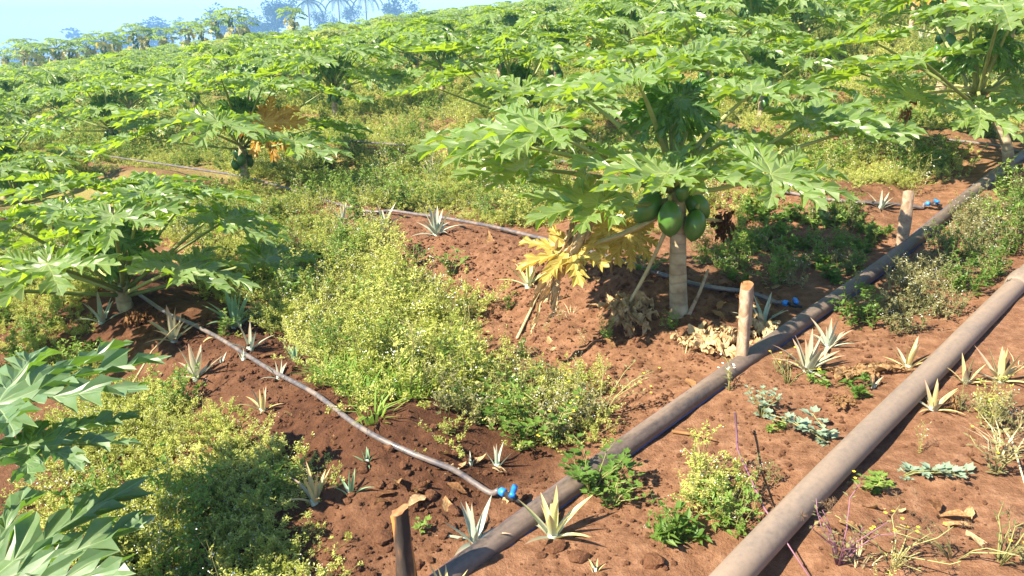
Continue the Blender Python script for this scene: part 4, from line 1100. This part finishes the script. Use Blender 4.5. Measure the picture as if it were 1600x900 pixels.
# ------------------------------------------------------------------ clods
def clod_mesh(seed, n=2):
    import bmesh
    bm = bmesh.new(); bmesh.ops.create_icosphere(bm, subdivisions=n, radius=1)
    r = random.Random(seed); a = [Vector((r.uniform(-1, 1), r.uniform(-1, 1), r.uniform(-1, 1))).normalized() for _ in range(9)]; d = [r.uniform(.55, .9) for _ in a]
    for v in bm.verts:
        for q, k in zip(a, d):
            e = v.co.dot(q)
            if e > k: v.co -= q * (e - k)
        v.co *= r.uniform(.84, 1.08); v.co.z *= .72
    me = bpy.data.meshes.new('clod'); bm.to_mesh(me); bm.free(); me.materials.append(M['clod']); return me
CL = [clod_mesh(i) for i in range(6)]
SC = [source('clod', clod_mesh(20 + i, 1)) for i in range(5)]
BIG = [(433 + 530 - 530, 0)] and [(675, 775), (870, 858), (845, 868), (1020, 880), (905, 872), (668, 790), (570, 735), (610, 700), (545, 640), (1200, 500), (1120, 490), (1135, 470), (1115, 455), (1090, 470), (1140, 520), (760, 740), (520, 600), (470, 590), (360, 560), (710, 800), (690, 815), (600, 840), (570, 860), (660, 760), (1225, 575), (1390, 470), (640, 390), (820, 420), (960, 470), (1000, 540)]
for i, (px, py) in enumerate(BIG):
    p = gp(px, py); s = random.uniform(.014, .032) * (1.5 if i in (0, 1, 9) else 1)
    o = obj('soil_clod', CL[i % 6], label='lump of red-brown soil lying on the bed', category='soil clod', group='large soil clods lying on the beds'); o.location = p + Vector((0, 0, s * .12)); o.rotation_euler = (random.uniform(-.4, .4), random.uniform(-.4, .4), random.random() * 6); o.scale = (s * 1.2, s, s)
def clods(poly, density, smin, smax, label):
    x, y = sample(world_poly(poly), density); n = len(x); s = smin * (1 - rng.random(n) * (1 - (smin / smax) ** 1.6)) ** (-1 / 1.6)
    z = H(x, y) + s * .25
    scatter('soil_crumbs', np.stack([x, y, z], -1), rng.uniform(-.6, .6, (n, 3)) + np.stack([np.zeros(n), np.zeros(n), rng.uniform(0, 6, n)], -1), s, rng.integers(0, 5, n), SC, label, 'soil crumbs')
clods([(200, 470), (420, 520), (560, 640), (720, 690), (900, 740), (820, 800), (640, 930), (480, 930), (500, 700), (300, 560)], 2200, .003, .022, 'crumbs of dark moist soil around the near hose')
clods([(560, 345), (720, 360), (960, 410), (1180, 450), (1240, 500), (1080, 640), (960, 690), (780, 580), (720, 450)], 1800, .003, .018, 'crumbs of dry red soil on the bank below the papaya')
clods([(700, 900), (1080, 660), (1330, 470), (1450, 540), (1140, 900)], 1300, .003, .014, 'fine soil crumbs between the two thick pipes')
clods([(1200, 900), (1480, 600), (1700, 520), (1700, 930)], 800, .002, .010, 'fine soil crumbs right of the brown pipe')

# ------------------------------------------------------------------ single weeds one can pick out
def weed_thing(px, py, label, seed, h, stems, spread, lmat, leaf, pairs, fl=None, nfl=0, seedheads=0, stem='stem', name='leafy_weed', trail=False):
    p = gp(px, py); r = random.Random(seed); t = empty(name, p, label=label, category='weed')
    sm, lm, fm, hm = MB(), MB(), MB(), MB(); up = Vector((0, 0, 1)); tips = []
    for i in range(stems):
        a = r.random() * 6.28 if not trail else trail + r.uniform(-.5, .5); o = Vector((math.cos(a), math.sin(a), 0)); hh = h * r.uniform(.6, 1.15); sp = spread * r.uniform(.4, 1.1)
        pts = [Vector((0, 0, -.02)), o * sp * .3 + up * hh * .45, o * sp * .7 + up * hh * .785 + Vector((r.uniform(-.02, .02), r.uniform(-.02, .02), 0)), o * sp + up * hh]
        sm.add(*tube(pts, [.0020, .0017, .0013, .0009], 5)); tips.append(pts[-1])
        for j in range(pairs):
            s = (j + .7) / pairs * 2.95; k = min(2, int(s)); q = pts[k].lerp(pts[k + 1], s - k)
            for side in (1, -1):
                b = a + side * (1.2 + r.uniform(-.5, .5)) + (PI / 2 if j % 2 else 0); d = Vector((math.cos(b), math.sin(b), .35 + r.uniform(-.3, .3))); l = leaf * r.uniform(.6, 1.2)
                stalk(sm, q, q + d.normalized() * l * .35, .0014, 0)
                for turn in ((-.6, 0, .6) if lmat in ('green_leaf', 'silver_leaf') else (0,)):
                    c, s_ = math.cos(turn), math.sin(turn); d2 = Vector((d.x * c - d.y * s_, d.x * s_ + d.y * c, d.z)); diamond(lm, q + d.normalized() * l * .3, d2, up, l * (1 if turn == 0 else .75), l * .52, 0, .12)
    for i in range(nfl):
        q = r.choice(tips) + Vector((r.uniform(-.03, .03), r.uniform(-.03, .03), r.uniform(-.01, .03)))
        for k in range(7):
            b = 2 * PI * k / 7; diamond(fm, q, Vector((math.cos(b), math.sin(b), .7)), up, .0065, .0045, 0)
    for i in range(seedheads):
        q = r.choice(tips) + Vector((r.uniform(-.06, .06), r.uniform(-.06, .06), r.uniform(-.02, .03)))
        for k in range(22):
            d = Vector((r.gauss(0, 1), r.gauss(0, 1), r.gauss(0, .8) + .3)).normalized(); stalk(hm, q, q + d * .015, .0011, 0)
    obj('stem', sm.mesh('stem', stem), t)
    if lm.v: obj('foliage', lm.mesh('foliage', lmat, False), t)['kind'] = 'stuff'
    if fm.v: obj('flowers', fm.mesh('flowers', fl, False), t)['kind'] = 'stuff'
    if hm.v: obj('seed_heads', hm.mesh('seed_heads', 'seed', False), t)['kind'] = 'stuff'
    return t
weed_thing(925, 770, 'broad-leaved green weed growing against the black pipe', 1, .12, 12, .13, 'green_leaf', .030, 5)
weed_thing(955, 790, 'low green weed spreading under the black pipe', 2, .08, 9, .11, 'green_leaf', .024, 5)
weed_thing(815, 700, 'leafy weed in front of the bank with small round leaves', 3, .10, 9, .11, 'green_leaf', .026, 5)
weed_thing(760, 660, 'bright leafy weed on the bank below the grass', 13, .12, 10, .12, 'green_leaf', .028, 5)
weed_thing(860, 690, 'leafy bank weed with yellow flowers', 14, .15, 10, .16, 'green_leaf', .026, 5, 'yellow_petal', 8)
weed_thing(940, 650, 'sparse weed with brownish stems and yellow flowers', 15, .18, 10, .16, 'dull_leaf', .018, 6, 'yellow_petal', 8)
weed_thing(350, 525, 'bright green leafy weed beside the tall green pineapple', 4, .10, 8, .06, 'green_leaf', .026, 5)
weed_thing(660, 835, 'small seedling weed beside the charred stake', 5, .04, 4, .03, 'green_leaf', .020, 2)
weed_thing(1300, 690, 'silvery creeping weed trailing behind the brown pipe', 6, .05, 6, .20, 'silver_leaf', .034, 5, trail=2.4)
weed_thing(1400, 740, 'silvery creeping weed trailing out right of the brown pipe', 7, .04, 5, .19, 'silver_leaf', .030, 5, trail=-.1)
weed_thing(1190, 650, 'small silvery weed beside the black pipe', 8, .08, 7, .06, 'silver_leaf', .022, 4)
weed_thing(1360, 765, 'dark green weed in the shadow under the brown pipe', 9, .05, 7, .06, 'green_leaf', .024, 4)
weed_thing(1310, 880, 'yellow-flowered weed with purple stems in front of the brown pipe', 10, .17, 10, .14, 'dull_leaf', .016, 4, 'yellow_petal', 7, 7, 'purple_stem', 'flowering_weed')
weed_thing(1395, 880, 'spiky seed-head weed on the bare soil right of the brown pipe', 11, .12, 8, .14, 'dull_leaf', .012, 3, 'yellow_petal', 2, 9, 'stem', 'flowering_weed')
weed_thing(1555, 740, 'grassy dull weed at the foot of the dry straw right of brown pipe', 12, .12, 9, .10, 'dull_leaf', .022, 5, 'yellow_petal', 2, 3)
weed_thing(1230, 600, 'thin weed with yellow buds in front of the pink-tipped pineapple', 16, .12, 6, .12, 'dull_leaf', .014, 3, 'yellow_petal', 7)
weed_thing(1490, 870, 'sparse seed-head weed on the bare soil far right', 17, .10, 7, .16, 'dull_leaf', .012, 3, 'yellow_petal', 3, 7, 'stem', 'flowering_weed')
weed_thing(1560, 880, 'yellow-budded straggly weed on the soil beside the seed heads', 18, .13, 8, .13, 'dull_leaf', .014, 4, 'yellow_petal', 5, 4, 'stem', 'flowering_weed')
weed_thing(1140, 610, 'thin white-flowered weed rising in front of the black pipe', 19, .10, 5, .05, 'dull_leaf', .014, 4, 'white_petal', 8)
weed_thing(720, 560, 'tall pale weed spike in front of the bare bank', 20, .26, 3, .05, 'dull_leaf', .014, 8, 'white_petal', 5)
weed_thing(705, 430, 'green leafy weed at the left of the bare bank', 21, .12, 10, .13, 'green_leaf', .028, 5)
weed_thing(650, 415, 'small green weed in the pale weeds left of the bare bank', 22, .12, 8, .08, 'green_leaf', .024, 5)
weed_thing(1010, 430, 'dark leafy seedling weed beside the papaya trunk', 23, .10, 5, .10, 'green_leaf', .05, 3)
weed_thing(980, 400, 'broad green weed behind the hanging leaf stalk', 24, .16, 6, .08, 'green_leaf', .05, 4)
stick([(1145, 690), (1147, 760), (1190, 835), (1265, 915)], [.10, .12, .08, .02], .0035, 'purple_stem', 'long thin purple stem arching across in front of the brown pipe', 'purple_stem', 'stem')

# ------------------------------------------------------------------ trees beyond the crest
def crown_leaves(mb, c, rad, n, leaf, seed, squash=.75):
    r = random.Random(seed)
    lobes = [(Vector((r.gauss(0, .5), r.gauss(0, .5), r.gauss(0, .4) * squash)) * rad, rad * r.uniform(.3, .55)) for _ in range(14)]
    for i in range(n):
        o, q = r.choice(lobes); d = Vector((r.gauss(0, 1), r.gauss(0, 1), r.gauss(0, 1))).normalized()
        p = c + o + d * q * r.random() ** .35; e = Vector((r.gauss(0, 1), r.gauss(0, 1), r.gauss(0, .5))).normalized()
        diamond(mb, p, e, Vector((r.random(), r.random(), 1)), leaf * r.uniform(.6, 1.4), leaf * .8, 0)
def beyond_point(px, dist):
    d = ray(px, 60); k = dist / math.hypot(d[0], d[1]); x, y = d[0] * k, d[1] * k; return Vector((x, y, float(H(x, y))))
def far_tree(px, top, wpx, dist, label, seed, n=900):
    p = beyond_point(px, dist); d = ray(px, top); zt = CAMH + d[2] / math.hypot(d[0], d[1]) * dist; h = max(5, zt - p.z); rad = max(1.5, wpx / F * dist * .5)
    t = empty('broadleaf_tree', p, label=label, category='tree', group='trees beyond the field crest'); r = random.Random(seed)
    mb = MB(); mb.add(*tube([(0, 0, -.5), (0, .1, h * .4), (.2, 0, h * .75)], [h * .03, h * .022, h * .01], 8))
    for i in range(5): a = i * 1.3; mb.add(*tube([(0, .1, h * (.4 + .06 * i)), (math.cos(a) * rad * .6, math.sin(a) * rad * .6, h * (.62 + .05 * i))], [h * .012, h * .004], 5))
    obj('trunk', mb.mesh('trunk', 'far_trunk'), t)
    mb = MB(); crown_leaves(mb, Vector((0, 0, h - rad * .75)), rad, n, rad * .17, seed); 
    if h > rad * 2.2: crown_leaves(mb, Vector((r.uniform(-.3, .3) * rad, 0, h - rad * 1.5)), rad * .9, n // 2, rad * .17, seed + 1)
    obj('crown', mb.mesh('crown', 'far_leaf', False), t)
def palm(px, top, wpx, dist, label, seed):
    p = beyond_point(px, dist); d = ray(px, top); zt = CAMH + d[2] / math.hypot(d[0], d[1]) * dist; h = max(5, zt - p.z); L = wpx / F * dist * .5; r = random.Random(seed)
    t = empty('palm_tree', p, label=label, category='palm tree', group='palms beyond the field crest')
    hc = h - L * .45
    mb = MB(); mb.add(*tube([(0, 0, -.5), (.1, 0, hc * .5), (0, 0, hc)], [.32, .24, .2], 8)); obj('trunk', mb.mesh('trunk', 'far_trunk'), t)
    for i in range(20):
        a = i * 2.4; el = math.radians(80 - 100 * (i / 19)); o = Vector((math.cos(a), math.sin(a), 0)); mb = MB(); prev = Vector((0, 0, hc)); s = Vector((-o.y, o.x, 0))
        for k in range(9):
            e2 = el - .16 * k; q = prev + (o * math.cos(e2) + Vector((0, 0, math.sin(e2)))) * L / 8
            stalk(mb, prev, q, .10, 0)
            for sd in (1, -1): diamond(mb, q, s * sd + (q - prev).normalized() * .7 - Vector((0, 0, .35)), Vector((0, 0, 1)), L * .24 * (1.1 - k / 11), L * .055, 0); diamond(mb, prev.lerp(q, .5), s * sd + (q - prev).normalized() * .7 - Vector((0, 0, .35)), Vector((0, 0, 1)), L * .24 * (1.1 - k / 11), L * .055, 0)
            prev = q
        obj('frond', mb.mesh('frond', 'far_leaf', False), t)
far_tree(435, -4, 44, 368, 'rounded dark tree beyond the crest beside the palms', 1, 1300)
far_tree(395, 14, 56, 416, 'low broad tree beyond the crest left of the rounded one', 2, 1200)
far_tree(245, 26, 56, 480, 'hazy tree with domed crown beyond the old papayas', 3, 1200)
far_tree(282, 32, 22, 432, 'slim hazy tree beyond the old papayas', 4, 700)
far_tree(340, 22, 50, 384, 'spreading flat-topped tree behind the tallest old papaya', 5, 900)
far_tree(200, 50, 70, 528, 'long hazy tree line crown behind the old papayas', 6, 1200)
far_tree(140, 66, 80, 576, 'faint low hazy tree behind the skyline papayas', 7, 1200)
far_tree(90, 74, 70, 576, 'faint spreading hazy tree low over the skyline papayas', 8, 1100)
far_tree(35, 74, 50, 544, 'faint flat hazy tree at the low end of the skyline', 9, 900)
far_tree(620, -6, 40, 368, 'dark tree beyond the crest right of the palms', 10, 800)
far_tree(505, 16, 30, 384, 'small dark shrub tree between two palms', 11, 700)
far_tree(550, 8, 26, 384, 'small dark tree below the right palms', 12, 700)
palm(485, -14, 58, 304, 'feathery palm beside the rounded tree beyond the crest', 1)
palm(532, -18, 56, 320, 'feathery palm between the other two palms beyond the crest', 2)
palm(574, -22, 56, 320, 'feathery palm farthest up the crest', 3)

# ------------------------------------------------------------------ air
def haze():
    m = bpy.data.materials.new('haze'); m.use_nodes = True; nt = m.node_tree
    for n in list(nt.nodes):
        if n.type == 'BSDF_PRINCIPLED': nt.nodes.remove(n)
    pv = nt.nodes.new('ShaderNodeVolumePrincipled'); pv.inputs['Color'].default_value = (.25, .52, 1.0, 1); pv.inputs['Density'].default_value = .0013; pv.inputs['Anisotropy'].default_value = 0
    nt.links.new(pv.outputs[0], nt.nodes['Material Output'].inputs['Volume'])
    zlo = float(GZ.min()) - 1; zhi = float(max(GZ.max(), 30)) + 3
    X0, X1, Y0, Y1 = xs[0] - 5, xs[-1] + 5, ys[0] - 5, ys[-1] + 5
    v = [(x, y, z) for z in (zlo, zhi) for y in (Y0, Y1) for x in (X0, X1)]
    me = bpy.data.meshes.new('haze'); me.from_pydata(v, [], [(0, 2, 3, 1), (4, 5, 7, 6), (0, 1, 5, 4), (2, 6, 7, 3), (0, 4, 6, 2), (1, 3, 7, 5)]); me.materials.append(m)
    obj('haze', me, kind='stuff', label='blue morning haze filling the air over the field', category='haze')
haze()
